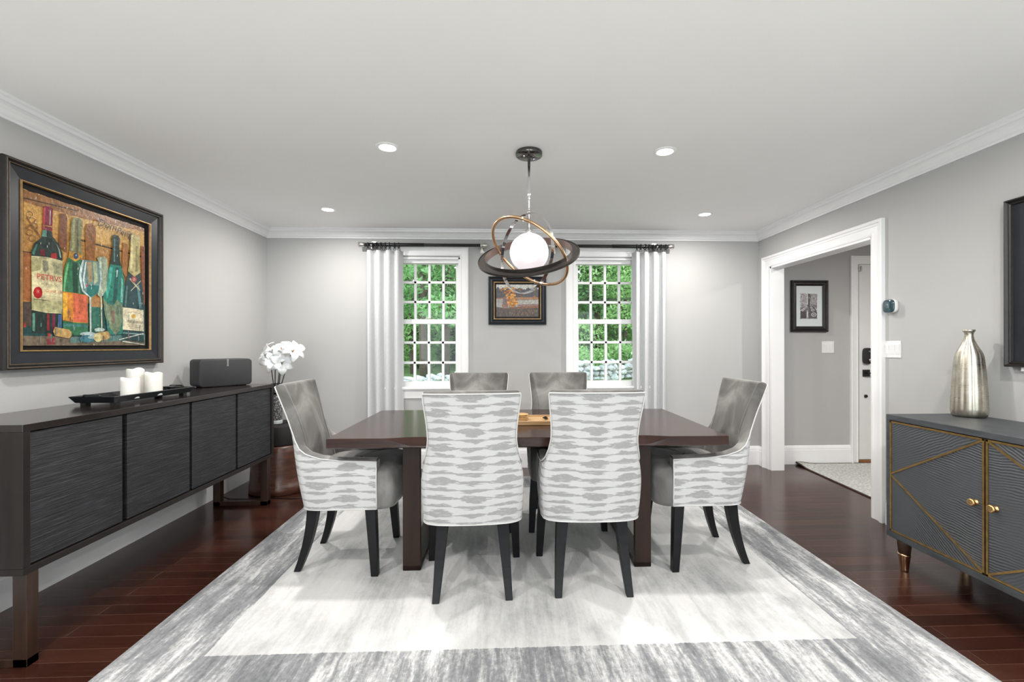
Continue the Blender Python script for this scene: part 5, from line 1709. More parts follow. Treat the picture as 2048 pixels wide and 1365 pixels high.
((.75,.76,.7),[(.499,.008),(.503,.008),(.502,-.007),(.499,-.005)]),
((.6,.62,.55),[(.48,.432),(.483,.432),(.483,.412),(.48,.413)]),
((.1,.07,.04),[(.325,.042),(.327,.042),(.327,.025),(.325,.026)]),
((.1,.07,.04),[(.053,.075),(.055,.075),(.054,.065),(.053,.066)]),
((.72,.68,.55),[(.26,.587),(.263,.588),(.261,.576),(.26,.576)]),
((.1,.07,.04),[(.598,.335),(.602,.336),(.601,.33),(.598,.33)]),
((.72,.68,.55),[(.041,.923),(.043,.923),(.042,.909),(.041,.909)]),
((.75,.76,.7),[(.69,.984),(.696,.985),(.694,.963),(.69,.964)]),
((.6,.62,.55),[(.747,.877),(.75,.878),(.748,.86),(.747,.861)]),
((.6,.62,.55),[(.043,.958),(.046,.959),(.045,.943),(.043,.944)]),
((.1,.07,.04),[(.969,.25),(.972,.25),(.97,.233),(.969,.234)]),
((.6,.62,.55),[(.353,.948),(.356,.948),(.356,.931),(.353,.932)]),
((.72,.68,.55),[(.104,.678),(.107,.679),(.106,.665),(.104,.666)]),
((.6,.62,.55),[(.572,.416),(.576,.416),(.575,.404),(.572,.405)]),
((.72,.68,.55),[(.935,.354),(.938,.354),(.936,.343),(.935,.344)]),
((.1,.07,.04),[(.731,.483),(.735,.483),(.733,.472),(.731,.473)]),
((.6,.62,.55),[(.636,.902),(.639,.902),(.637,.893),(.636,.893)]),
((.75,.76,.7),[(.434,.449),(.437,.45),(.437,.441),(.434,.442)]),
((.6,.62,.55),[(.016,.846),(.018,.846),(.018,.841),(.016,.841)]),
((.1,.07,.04),[(.472,.974),(.476,.975),(.475,.967),(.472,.967)]),
((.72,.68,.55),[(.194,.026),(.196,.026),(.195,.015),(.194,.016)]),
((.75,.76,.7),[(.287,.338),(.29,.338),(.288,.321),(.287,.322)]),
((.05,.04,.03),[(.382,.24),(.386,.241),(.384,.223),(.382,.224)]),
((.1,.07,.04),[(.36,.849),(.363,.849),(.363,.832),(.36,.833)]),
((.05,.04,.03),[(.271,.568),(.275,.568),(.273,.552),(.271,.554)]),
((.1,.07,.04),[(.587,.534),(.59,.534),(.59,.521),(.587,.522)]),
((.72,.68,.55),[(.072,.55),(.074,.55),(.073,.539),(.072,.539)]),
((.1,.07,.04),[(.777,.999),(.782,1.0),(.781,.988),(.777,.988)]),
((.72,.68,.55),[(.07,.809),(.073,.809),(.073,.795),(.07,.796)]),
((.75,.76,.7),[(.846,.881),(.85,.882),(.848,.865),(.846,.866)]),
((.72,.68,.55),[(.268,.681),(.272,.682),(.271,.668),(.268,.669)]),
((.05,.04,.03),[(.373,.265),(.376,.265),(.375,.256),(.373,.256)]),
((.72,.68,.55),[(.954,.359),(.957,.359),(.957,.344),(.954,.346)]),
((.1,.07,.04),[(.027,.42),(.03,.42),(.028,.407),(.027,.408)]),
((.6,.62,.55),[(.309,.731),(.313,.731),(.311,.725),(.309,.725)]),
((.75,.76,.7),[(.146,.319),(.147,.319),(.147,.302),(.146,.305)]),
((.75,.76,.7),[(.183,.979),(.184,.98),(.184,.972),(.183,.972)]),
((.1,.07,.04),[(.585,.264),(.589,.265),(.587,.258),(.585,.258)]),
((.75,.76,.7),[(.072,.967),(.076,.968),(.074,.954),(.072,.954)]),
((.05,.04,.03),[(.028,.448),(.031,.448),(.03,.441),(.028,.442)]),
((.22,.08,.05),[(.246,.23),(.252,.23),(.25,.18),(.246,.179)]),
((.03,.03,.05),[(.322,.179),(.327,.18),(.326,.146),(.322,.146)]),
((.02,.1,.1),[(.622,.188),(.629,.188),(.628,.143),(.622,.143)]),
((.03,.03,.05),[(.658,.079),(.664,.079),(.663,.04),(.658,.04)]),
((.2,.3,.28),[(.811,.114),(.817,.114),(.815,.05),(.811,.05)]),
((.02,.1,.1),[(.927,.164),(.935,.164),(.932,.115),(.927,.115)]),
((.1,.25,.22),[(.755,.215),(.762,.215),(.76,.174),(.755,.174)]),
((.1,.25,.22),[(.248,.244),(.252,.244),(.25,.199),(.248,.199)]),
((.03,.03,.05),[(.307,.195),(.313,.195),(.311,.154),(.307,.154)]),
((.02,.1,.1),[(.94,.328),(.949,.33),(.947,.291),(.94,.291)]),
((.02,.1,.1),[(.294,.249),(.299,.249),(.298,.191),(.294,.191)]),
((.02,.1,.1),[(.704,.319),(.71,.319),(.709,.275),(.704,.275)]),
((.22,.08,.05),[(.3,.24),(.306,.24),(.304,.207),(.3,.207)]),
((.1,.25,.22),[(.24,.115),(.244,.115),(.242,.072),(.24,.072)]),
((.03,.03,.05),[(.41,.078),(.415,.078),(.414,.042),(.41,.041)]),
((.03,.03,.05),[(.578,.07),(.585,.07),(.583,.025),(.578,.025)]),
((.22,.08,.05),[(.447,.2),(.453,.201),(.452,.138),(.447,.138)]),
((.2,.3,.28),[(.723,.301),(.729,.301),(.728,.237),(.723,.237)]),
((.2,.3,.28),[(.1,.058),(.104,.058),(.103,.008),(.1,.008)]),
((.02,.1,.1),[(.949,.121),(.955,.122),(.954,.06),(.949,.058)]),
((.2,.3,.28),[(.608,.253),(.614,.254),(.613,.234),(.608,.233)]),
((.2,.3,.28),[(.867,.213),(.874,.215),(.873,.18),(.867,.18)]),
((.03,.03,.05),[(.559,.27),(.564,.27),(.563,.244),(.559,.244)]),
((.1,.25,.22),[(.169,.069),(.175,.069),(.173,.017),(.169,.017)]),
((.22,.08,.05),[(.589,.058),(.594,.058),(.593,.026),(.589,.026)]),
((.1,.25,.22),[(.101,.142),(.107,.142),(.106,.118),(.101,.118)]),
((.02,.1,.1),[(.775,.101),(.782,.102),(.781,.04),(.775,.04)]),
((.2,.3,.28),[(.333,.143),(.338,.143),(.337,.102),(.333,.102)]),
((.22,.08,.05),[(.644,.297),(.65,.297),(.648,.24),(.644,.24)]),
((.2,.3,.28),[(.815,.25),(.821,.252),(.82,.189),(.815,.189)]),
((.2,.3,.28),[(.206,.122),(.211,.122),(.21,.07),(.206,.07)]),
((.1,.25,.22),[(.218,.154),(.223,.154),(.222,.114),(.218,.114)]),
((.2,.3,.28),[(.915,.073),(.922,.073),(.92,.036),(.915,.036)]),
((.02,.1,.1),[(.119,.201),(.123,.201),(.122,.166),(.119,.166)]),
((.2,.3,.28),[(.34,.126),(.345,.126),(.344,.103),(.34,.103)]),
((.02,.1,.1),[(.627,.122),(.632,.123),(.631,.065),(.627,.065)]),
((.2,.3,.28),[(.605,.311),(.61,.311),(.609,.274),(.605,.274)]),
((.02,.1,.1),[(.241,.15),(.246,.151),(.245,.113),(.241,.113)]),
((.22,.08,.05),[(.813,.103),(.82,.103),(.819,.045),(.813,.045)]),
((.03,.03,.05),[(.175,.132),(.18,.132),(.179,.075),(.175,.075)]),
]

# ------------------------------------------------------------------ framed pictures
def paint_shapes(mb, shapes, a0, b0, aw, bh, P, h0, dh=0.00004):
    k = 0
    for c, pts in shapes:
        mb.add([P(a0 + u * aw, b0 + v * bh, h0 + dh * k) for u, v in pts], [tuple(range(len(pts)))], 0, False, None, c)
        k += 1
    return h0 + dh * k


def lettering(mb, body, size, u, v, a0, b0, aw, bh, P, h, c, rot=0.0, shear=0.0, sx=1.0):
    vs, fs = text_shape(body, size, shear)
    ca, sa = math.cos(R(rot)), math.sin(R(rot))
    mb.add([P(a0 + u * aw + (x * sx * ca - y * sa), b0 + v * bh + (x * sx * sa + y * ca), h) for x, y in vs], fs, 0, False, None, c)


# big bottle painting on the sideboard wall
PA = PL(XL)
fy0, fy1, fz0, fz1 = 2.163, 3.133, 1.119, 2.121
art = thing('framed_painting', 'large square painting of wine bottles in a wide dark frame above the sideboard', 'painting', (0, 0, 0))
MB().frame(fy0, fz0, fy1, fz1, [(0, 0), (0, 0.040), (0.003, 0.050), (0.008, 0.052), (0.014, 0.050), (0.018, 0.044), (0.022, 0.046), (0.027, 0.042), (0.032, 0.036)], PA).build('frame', M['frame_black'], art)
mb = MB()
for d in (0.0085, 0.0245):
    hh = 0.0515 if d < 0.01 else 0.0445
    mb.frame(fy0 + d, fz0 + d, fy1 - d, fz1 - d, [(0, hh), (0.001, hh + 0.0012), (0.0022, hh + 0.0012), (0.0032, hh)], PA)
mb.build('worn_edge', M['frame_rub'], art)
MB().frame(fy0 + 0.032, fz0 + 0.032, fy1 - 0.032, fz1 - 0.032, [(0, 0.036), (0.055, 0.028)], PA).build('panel', M['mat_navy'], art)
MB().frame(fy0 + 0.086, fz0 + 0.086, fy1 - 0.086, fz1 - 0.086, [(0, 0.028), (0.002, 0.034), (0.006, 0.034), (0.009, 0.024)], PA).build('gilt_edge', M['frame_gold'], art)
MB().frame(fy0 + 0.094, fz0 + 0.094, fy1 - 0.094, fz1 - 0.094, [(0, 0.026), (0.001, 0.006), (0.03, 0.005)], PA).build('shadow_gap', M['rubber_shadow'], art)
ca0, cb0, caw, cbh = 2.265, 1.240, 0.739, 0.755
mb = MB()
edge = []
random.seed(2)
n = 40
for k in range(n):
    edge.append((ca0 + caw * k / n, cb0 + cbh + random.uniform(-0.003, 0.002)))
for k in range(n):
    edge.append((ca0 + caw + random.uniform(-0.002, 0.001), cb0 + cbh - cbh * k / n))
for k in range(n):
    edge.append((ca0 + caw - caw * k / n, cb0 + random.uniform(-0.001, 0.002)))
for k in range(n):
    edge.append((ca0 + random.uniform(-0.001, 0.002), cb0 + cbh * k / n))
mb.add([PA(a, b, 0.004) for a, b in edge] + [PA(a, b, 0.018) for a, b in edge],
       [tuple(range(4 * n, 8 * n))] + [(k, (k + 1) % (4 * n), 4 * n + (k + 1) % (4 * n), 4 * n + k) for k in range(4 * n)], 0, False, None, (0.46, 0.23, 0.06))
h = paint_shapes(mb, PAINT, ca0, cb0, caw, cbh, PA, 0.0184)
h += 0.0004
AR = (ca0, cb0, caw, cbh, PA, h)
lettering(mb, 'PETRVS', 0.040, 0.160, 0.448, *AR, (0.50, 0.035, 0.03), sx=0.98)
lettering(mb, 'POMEROL', 0.017, 0.160, 0.402, *AR, (0.22, 0.22, 0.12), sx=1.1)
lettering(mb, 'Grand Vin', 0.021, 0.188, 0.362, *AR, (0.55, 0.12, 0.04), shear=0.35)
lettering(mb, 'Dom', 0.062, 0.605, 0.925, *AR, (0.045, 0.018, 0.008), shear=0.45)
lettering(mb, 'Perig', 0.060, 0.765, 0.905, *AR, (0.045, 0.018, 0.008), shear=0.45, sx=0.9)
lettering(mb, 'MOET & CHANDON', 0.019, 0.885, 0.192, *AR, (0.10, 0.09, 0.07), sx=0.68)
mb.build('canvas', M['paint'], art, recalc=False)

# dark framed panel on the cabinet wall
PD = PR(XR)
q0, q1, r0, r1 = 1.30, 2.230, 1.117, 1.974
t = thing('dark_panel', 'black moulded frame around a plain dark navy panel on the wall above the grey cabinet', 'picture', (0, 0, 0))
MB().frame(q0, r0, q1, r1, [(0, 0), (0, 0.040), (0.004, 0.050), (0.010, 0.052), (0.015, 0.045), (0.018, 0.040), (0.022, 0.042), (0.027, 0.038), (0.031, 0.026)], PD).build('frame', M['frame_black'], t)
MB().box(PD(q0 + 0.028, r0 + 0.028, 0.018), PD(q1 - 0.028, r1 - 0.028, 0.028)).build('panel', M['mat_navy'], t)
MB().box(PD(2.12, 1.098, 0.004), PD(2.165, 1.125, 0.03)).build('hanger', M['trim_white'], t)

# landscape between the windows
PW = PB(YB)
t = thing('framed_landscape', 'small autumn lakeside landscape in a navy frame between the two windows', 'painting', (0, 0, 0))
a0, a1, b0, b1 = -0.153, 0.430, 1.443, 1.928
MB().frame(a0, b0, a1, b1, [(0, 0), (0, 0.022), (0.004, 0.030), (0.010, 0.032), (0.016, 0.026), (0.024, 0.018), (0.036, 0.020), (0.042, 0.026), (0.046, 0.024), (0.052, 0.016)], PW).build('frame', M['mat_blackblue'], t)
MB().frame(a0 + 0.055, b0 + 0.055, a1 - 0.055, b1 - 0.055, [(-0.004, 0.014), (0, 0.019), (0.005, 0.019), (0.008, 0.012)], PW).build('gilt_edge', M['frame_gold'], t)
MB().frame(a0 + 0.062, b0 + 0.062, a1 - 0.062, b1 - 0.062, [(0, 0.013), (0.018, 0.006)], PW).build('shadow_gap', M['rubber_shadow'], t)
la, lb, lw, lh = a0 + 0.078, b0 + 0.080, a1 - a0 - 0.156, b1 - b0 - 0.160
LAND = [((0.55, 0.55, 0.52), [(0, 0.8), (1, 0.8), (1, 1), (0, 1)]),
        ((0.60, 0.60, 0.56), [(0, 0.92), (1, 0.94), (1, 1), (0, 1)])]
random.seed(8)
LAND.append(((0.10, 0.10, 0.11), [(0, 0.55), (1, 0.55)] + [(1 - k / 24, 0.86 + random.uniform(-0.03, 0.05) - 0.03 * math.sin(k)) for k in range(25)]))
for k in range(26):
    x = random.random()
    y = random.uniform(0.60, 0.88)
    LAND.append((random.choice([(0.22, 0.10, 0.06), (0.14, 0.11, 0.10), (0.09, 0.09, 0.12), (0.30, 0.15, 0.08)]), [(x - 0.03, y - 0.03), (x + 0.03, y - 0.03), (x + 0.02, y + 0.04), (x - 0.02, y + 0.035)]))
LAND += [((0.36, 0.15, 0.07), [(0.0, 0.55), (1, 0.55), (1, 0.61), (0, 0.58)]), ((0.48, 0.25, 0.12), [(0.45, 0.565), (1, 0.57), (1, 0.59), (0.45, 0.60)]),
         ((0.36, 0.35, 0.33), [(0, 0.28), (0.30, 0.28), (0.26, 0.55), (0, 0.55)]), ((0.42, 0.40, 0.36), [(0.46, 0.30), (1, 0.36), (1, 0.53), (0.46, 0.50)]),
         ((0.22, 0.15, 0.15), [(0.14, 0.30), (0.28, 0.30), (0.26, 0.66), (0.16, 0.60)]), ((0.26, 0.18, 0.16), [(0.5, 0.30), (1, 0.34), (1, 0.40), (0.5, 0.38)]),
         ((0.10, 0.08, 0.075), [(0, 0), (1, 0), (1, 0.30), (0.5, 0.24), (0, 0.30)]), ((0.32, 0.12, 0.05), [(0.30, 0.28), (1, 0.29), (1, 0.345), (0.55, 0.31)]),
         ((0.20, 0.11, 0.08), [(0.0, 0.25), (0.6, 0.24), (1, 0.29), (0.4, 0.30)])]
for k in range(70):
    x, y = 0.36 + random.gauss(0, 0.055), random.uniform(0.32, 0.90)
    w = 0.028
    LAND.append((random.choice([(0.62, 0.28, 0.05), (0.50, 0.17, 0.04), (0.72, 0.40, 0.10), (0.40, 0.12, 0.04)]), [(x - w, y - w), (x + w, y - w * 0.7), (x + w * 0.8, y + w), (x - w * 0.9, y + w)]))
for k in range(60):
    x, y = random.uniform(0.3, 0.97), random.uniform(0.02, 0.2)
    LAND.append((random.choice([(0.30, 0.20, 0.09), (0.16, 0.12, 0.09), (0.24, 0.15, 0.10)]), [(x, y), (x + 0.012, y), (x + 0.016, y + 0.05), (x + 0.006, y + 0.05)]))
LAND = [(c, [(min(1, max(0, u)), min(1, max(0, v))) for u, v in p]) for c, p in LAND]
mb = MB()
mb.box(PW(la, lb, 0.004), PW(la + lw, lb + lh, 0.0085))
for k in range(6):
    mb.col[k] = (0.3, 0.25, 0.2)
paint_shapes(mb, LAND, la, lb, lw, lh, PW, 0.0088, 0.00003)
mb.build('canvas', M['print'], t, recalc=False)

# black and white canal photograph in the hall
t = thing('framed_photograph', 'black framed black and white canal photograph in a white mat on the hall wall', 'picture', (0, 0, 0))
a0, a1, b0, b1 = 2.966, 3.355, 1.368, 1.902
MB().frame(a0, b0, a1, b1, [(0, 0), (0, 0.020), (0.004, 0.030), (0.012, 0.032), (0.018, 0.027), (0.022, 0.022), (0.028, 0.026), (0.036, 0.027), (0.048, 0.020), (0.058, 0.012)], PW).build('frame', M['frame_black'], t)
mb = MB()
mb.box(PW(a0 + 0.05, b0 + 0.05, 0.004), PW(a1 - 0.05, b1 - 0.05, 0.010))
ma, mbb, mw, mh = a0 + 0.083, b0 + 0.115, 0.200, 0.300
mb.build('mat_board', M['paper_mat'], t)
pa, pb, pw, ph = a0 + 0.100, b0 + 0.138, 0.176, 0.258
VEN = [((0.22, 0.20, 0.20), [(0, 0), (1, 0), (1, 1), (0, 1)]), ((0.62, 0.60, 0.60), [(0.36, 0.55), (0.48, 0.55), (0.48, 1), (0.36, 1)]), ((0.45, 0.43, 0.43), [(0, 0.45), (0.38, 0.5), (0.38, 1), (0, 1)]),
       ((0.40, 0.38, 0.38), [(0.55, 0.5), (1, 0.55), (1, 1), (0.58, 1)]), ((0.10, 0.09, 0.09), [(0.46, 0.45), (0.57, 0.45), (0.59, 1), (0.46, 1)]),
       ((0.70, 0.69, 0.68), [(0.38, 0.02), (0.47, 0.02), (0.46, 0.32), (0.39, 0.34)]), ((0.08, 0.07, 0.07), [(0, 0), (0.36, 0), (0.33, 0.3), (0, 0.28)]),
       ((0.12, 0.11, 0.12), [(0.5, 0.0), (1, 0), (1, 0.3), (0.75, 0.5), (0.5, 0.45)]), ((0.62, 0.60, 0.59), [(0.80, 0.5), (0.86, 0.48), (1, 0.26), (1, 0.38)]),
       ((0.68, 0.66, 0.66), [(0.04, 0.30), (0.40, 0.50), (0.40, 0.52), (0.02, 0.33)]), ((0.66, 0.64, 0.64), [(0.1, 0.27), (0.42, 0.47), (0.42, 0.49), (0.09, 0.30)])]
random.seed(5)
for k in range(60):
    x, y = random.uniform(0, 0.95), random.uniform(0.5, 0.95)
    VEN.append((random.choice([(0.1, 0.09, 0.09), (0.65, 0.63, 0.62), (0.25, 0.23, 0.24), (0.5, 0.48, 0.48)]), [(x, y), (x + 0.03, y), (x + 0.03, y + 0.06), (x, y + 0.06)]))
for cx, cy, r in ((0.74, 0.34, 0.10), (0.80, 0.16, 0.15), (0.66, 0.44, 0.07)):
    for rr, c in ((r, (0.72, 0.70, 0.70)), (r * 0.7, (0.10, 0.09, 0.10)), (r * 0.35, (0.5, 0.48, 0.48))):
        VEN.append((c, [(cx + rr * math.cos(2 * math.pi * k / 16), cy + 0.55 * rr * math.sin(2 * math.pi * k / 16)) for k in range(16)]))
VEN = [(c, [(min(1, max(0, u)), min(1, max(0, v))) for u, v in p]) for c, p in VEN]
mb = MB()
mb.box(PW(pa - 0.006, pb - 0.006, 0.009), PW(pa + pw + 0.006, pb + ph + 0.006, 0.0112))
for k in range(6):
    mb.col[k] = (0.72, 0.74, 0.74)
paint_shapes(mb, VEN, pa, pb, pw, ph, PW, 0.0115, 0.00003)
mb.build('photograph', M['print'], t, recalc=False)

# ------------------------------------------------------------------ switches and thermostat
def switch_plate(name, label, P, a0, a1, z0, z1, gangs):
    t = thing(name, label, 'light switch')
    MB().box(P(a0, z0, 0), P(a1, z1, 0.006)).build('plate', M['plastic_white'], t, bevel=0.003)
    w = (a1 - a0) / gangs
    for k in range(gangs):
        c = a0 + w * (k + 0.5)
        s = 0.0165
        m_ = (z0 + z1) / 2
        mb = MB()
        mb.add([P(c - s, m_ - 0.033, 0.0055), P(c + s, m_ - 0.033, 0.0055), P(c + s, m_ + 0.033, 0.0055), P(c - s, m_ + 0.033, 0.0055),
                P(c - s, m_ - 0.033, 0.0075), P(c + s, m_ - 0.033, 0.0075), P(c + s, m_ + 0.033, 0.0115), P(c - s, m_ + 0.033, 0.0115)],
               [(0, 3, 2, 1), (4, 5, 6, 7), (0, 1, 5, 4), (1, 2, 6, 5), (2, 3, 7, 6), (3, 0, 4, 7)])
        mb.build('rocker', M['plastic_white'], t, bevel=0.001, seg=1)
        for zz in (z0 + 0.009, z1 - 0.009):
            MB().cyl(P(c, zz, 0.0058), P(c, zz, 0.0068), 0.003, n=10).build('screw', M['plastic_white'], t)
    return t


switch_plate('switch_plate', 'white triple rocker switch plate beside the hall doorway, under the thermostat', PR(XR), 2.878, 3.036 - 0.028, 1.144, 1.258, 3)
switch_plate('switch_plate', 'white double rocker switch plate on the hall wall under the photograph', PB(YB), 3.298, 3.429, 1.148, 1.270, 2)
t = thing('thermostat', 'rounded dark glass thermostat with a white rim beside the hall doorway', 'thermostat')


def squircle(cy, cz, r, h, n=36):
    return [PR(XR)(cy + r * math.copysign(abs(math.cos(2 * math.pi * k / n)) ** 0.6, math.cos(2 * math.pi * k / n)), cz + r * math.copysign(abs(math.sin(2 * math.pi * k / n)) ** 0.6, math.sin(2 * math.pi * k / n)), h) for k in range(n)]


ty, tz = 2.940, 1.493
MB().grid([squircle(ty, tz, r, h) for r, h in ((0.040, 0), (0.043, 0.004), (0.0455, 0.014), (0.0455, 0.026), (0.044, 0.029))], 0, True, closed_u=True, caps=True).build('white_rim', M['plastic_white'], t)
MB().grid([squircle(ty, tz, r, h) for r, h in ((0.044, 0.029), (0.0452, 0.032), (0.0445, 0.037), (0.040, 0.041), (0.030, 0.0435), (0.012, 0.045))], 0, True, closed_u=True, caps=True).build('glass_face', M['thermo_glass'], t)

# ------------------------------------------------------------------ curtain rods and curtains
RY, RZC = 4.462, 2.224


def rod(x0, x1, thick_to, label, brackets):
    t = thing('curtain_rod', label, 'curtain rod', group='black curtain rods')
    a, b = (x0 + 0.055, x1 - 0.055)
    mb = MB()
    mb.cyl((a, RY, RZC), (b, RY, RZC), 0.0155, n=18)
    lo, hi = thick_to
    mb.cyl((lo, RY, RZC), (hi, RY, RZC), 0.0185, n=18)
    mb.build('rod', M['black_metal'], t)
    for s, x in ((-1, x0), (1, x1)):
        xi = x - s * 0.06
        m4 = Matrix.Rotation(R(90 * s), 4, 'Y')
        MB().lathe([(0.012, -0.012), (0.018, -0.008), (0.018, 0.0), (0.0215, 0.002), (0.024, 0.004), (0.024, 0.058), (0.022, 0.060), (0.001, 0.060)], center=(xi, RY, RZC), n=24, mat4=m4).build('finial', M['nickel'], t)
    for x in brackets:
        mb = MB()
        mb.box((x - 0.022, YB - 0.006, RZC - 0.062), (x + 0.022, YB, RZC + 0.05))
        mb.box((x - 0.008, RY, RZC - 0.036), (x + 0.008, YB - 0.004, RZC - 0.024))
        mb.tube([(x, RY + 0.024 * math.cos(q), RZC + 0.024 * math.sin(q)) for q in [R(20 - 40 * k) for k in range(6)]], 0.008, 8)
        mb.build('bracket', M['nickel'], t, bevel=0.001, seg=1)
    return t


rod(-1.418, -0.160, (-1.36, -0.78), 'black curtain rod over the window nearer the sideboard', (-1.29, -0.215))
rod(0.445, 1.708, (1.08, 1.65), 'black curtain rod over the window nearer the hall doorway', (0.505, 1.535))


def curtain(x0, x1, label, ring0, ring1, seed):
    t = thing('curtain', label, 'curtain', group='white linen curtain panels')
    random.seed(seed)
    nx, nz = 90, 26
    ph = [random.uniform(-0.4, 0.4) for _ in range(5)]
    rows = []
    for j in range(nz + 1):
        q = j / nz
        z = 2.168 - q * (2.168 - 0.018)
        row = []
        for k in range(nx + 1):
            s = k / nx
            f = 4.0
            w = s * f * 2 * math.pi + 0.35 * math.sin(2 * math.pi * s + ph[0]) + 0.12 * math.sin(3 * q + ph[1])
            amp = 0.030 + 0.012 * q
            y = RY + 0.004 + amp * (math.cos(w) + 0.22 * math.cos(2 * w + ph[2]))
            x = x0 + (x1 - x0) * s + 0.010 * math.sin(w * 1.0 + 1.1) * (0.3 + q) + 0.010 * (s - 0.5) * math.cos(2 * q + ph[3])
            if s > 0.97 or s < 0.03:
                y += 0.012
            row.append((x, y, z))
        rows.append(row)
    mb = MB().grid(rows)
    o = mb.build('panel', M['linen'], t, recalc=False)
    sd = o.modifiers.new('cloth', 'SOLIDIFY')
    sd.thickness = 0.003
    sd.offset = 0
    for k in range(8):
        x = ring0 + (ring1 - ring0) * k / 7 + random.uniform(-0.004, 0.004)
        ring = MB()
        tilt = random.uniform(-0.35, 0.35)
        ring.tube([(x + 0.026 * math.cos(a) * math.sin(tilt) * 0.6, RY + 0.026 * math.cos(a), RZC - 0.006 + 0.026 * math.sin(a)) for a in [2 * math.pi * q / 20 for q in range(20)]], 0.0045, 8, closed=True)
        ro_ = ring.build('ring', M['black_metal'], t)
        MB().tube([(x + 0.011 * math.cos(a), RY, RZC - 0.044 + 0.011 * math.sin(a)) for a in [2 * math.pi * q / 14 for q in range(14)]], 0.0022, 6, closed=True).build('eyelet', M['black_metal'], ro_)
    return t


curtain(-1.352, -1.005, 'white linen curtain panel beside the window nearer the sideboard', -1.325, -1.03, 3)
curtain(1.300, 1.642, 'white linen curtain panel beside the window nearer the hall doorway', 1.335, 1.625, 9)

# ------------------------------------------------------------------ pendant lamp
PX, PY, PZ = 0.153, 2.690, 1.788
pl = thing('pendant_lamp', 'pendant lamp with a white globe inside tilted chrome, copper and dark wood rings', 'pendant lamp', (PX, PY, PZ))
mb = MB().lathe([(0.020, ZC - PZ), (0.078, ZC - PZ), (0.080, ZC - PZ - 0.004), (0.080, ZC - PZ - 0.022), (0.076, ZC - PZ - 0.026), (0.001, ZC - PZ - 0.026)], n=48)
mb.build('canopy', M['dark_chrome'], pl)
for dx, dy in ((0.03, 0.025), (-0.03, -0.02)):
    MB().lathe([(0.001, -0.012), (0.005, -0.010), (0.007, -0.004), (0.006, 0.0)], center=(dx, dy, ZC - PZ - 0.026), n=14).build('screw', M['chrome'], pl)
mb = MB().cyl((0, 0, ZC - PZ - 0.02), (0, 0, 0.12), 0.0085, n=16)
mb.cyl((0, 0, 0.235), (0, 0, 0.25), 0.012, n=16)
mb.cyl((0, 0, 0.112), (0, 0, 0.135), 0.022, n=20)
mb.build('rod', M['chrome'], pl)
gl = [(0.1165 * math.sin(math.pi * k / 32), 0.1165 * math.cos(math.pi * k / 32)) for k in range(1, 32)]
MB().lathe(gl, n=56).build('globe', M['opal'], pl)
MB().lathe([(r * 0.45, z * 0.45) for r, z in gl], n=32).build('bulb', M['globe_glow'], pl)


def ring_points(c, u, v, r, n=128):
    c, u, v = Vector(c), Vector(u).normalized(), Vector(v)
    v = (v - u * v.dot(u)).normalized()
    return [(c + u * (r * math.cos(2 * math.pi * k / n)) + v * (r * math.sin(2 * math.pi * k / n)), (u * math.cos(2 * math.pi * k / n) + v * math.sin(2 * math.pi * k / n)), u.cross(v)) for k in range(n)]


def band(mb, c, u, v, r_in, r_out, hh, mi=0):
    """flat-sided ring: radial r_in..r_out, half height hh along its axis"""
    rows = []
    for p, rad, ax in ring_points(c, u, v, 1.0):
        cc = Vector(c)
        rows.append([tuple(cc + rad * a + ax * b) for a, b in ((r_in, -hh), (r_out, -hh), (r_out, hh), (r_in, hh))])
    mb.grid(rows, mi, False, closed_u=True, closed_v=True)


# big dark wood ring: low on the near side, raised towards the doorway
ru = (math.cos(R(9.8)), 0.0, math.sin(R(9.8)))
tl = R(30.5)
rv = (-math.sin(R(9.8)) * math.sin(tl), math.cos(tl), math.cos(R(9.8)) * math.sin(tl))
mb = MB()
band(mb, (-0.004, 0, -0.020), ru, rv, 0.262, 0.304, 0.004)
band(mb, (-0.004, 0, -0.020), ru, rv, 0.2605, 0.264, 0.022)
band(mb, (-0.004, 0, -0.020), ru, rv, 0.302, 0.306, 0.007)
mb.build('wood_ring', M['fixture_wood'], pl)
mb = MB()
band(mb, (-0.004, 0, -0.020), ru, rv, 0.2595, 0.2612, 0.0225)
mb.build('liner', M['ring_liner'], pl)
mb = MB()
band(mb, (-0.022, 0, -0.006), (0.03, 0.0, 1.0), (0.60, -0.80, 0.0), 0.236, 0.240, 0.0115)
mb.build('chrome_ring', M['chrome'], pl)
bu = (math.cos(R(36.2)), 0.0, -math.sin(R(36.2)))
bv = (0.38 * math.sin(R(36.2)), -0.925, 0.38 * math.cos(R(36.2)))
mb = MB()
mb.tube([p for p, _, _ in ring_points((0.0, 0, 0.0), bu, bv, 0.260)], 0.0095, 10, closed=True)
mb.build('copper_ring', M['copper_ring'], pl)
for k in (42, 106):
    p, rad, ax = ring_points((0.0, 0, 0.0), bu, bv, 0.262)[k]
    MB().cyl(tuple(p - rad * 0.016), tuple(p + rad * 0.012), 0.006, n=12).build('clamp', M['chrome'], pl)

# ------------------------------------------------------------------ outdoors, seen through the windows
GZ = -0.20


def ground_z(x, y):
    return GZ + 0.085 * max(0.0, y - 21.0) + 0.06 * math.sin(0.35 * x + 0.2 * y)


mb = MB()
rows = []
for j in range(41):
    y = 4.9 + 55.0 * (j / 40) ** 1.6
    rows.append([(-30 + 2.0 * k, y, ground_z(-30 + 2.0 * k, y) - (0.0 if y > 8 else 0.1)) for k in range(36)])
struct(mb.grid(rows).build('ground', M['grass']))


def wall_line(s):
    return (-8.0 + 19.0 * s, 12.6 + 9.6 * s)


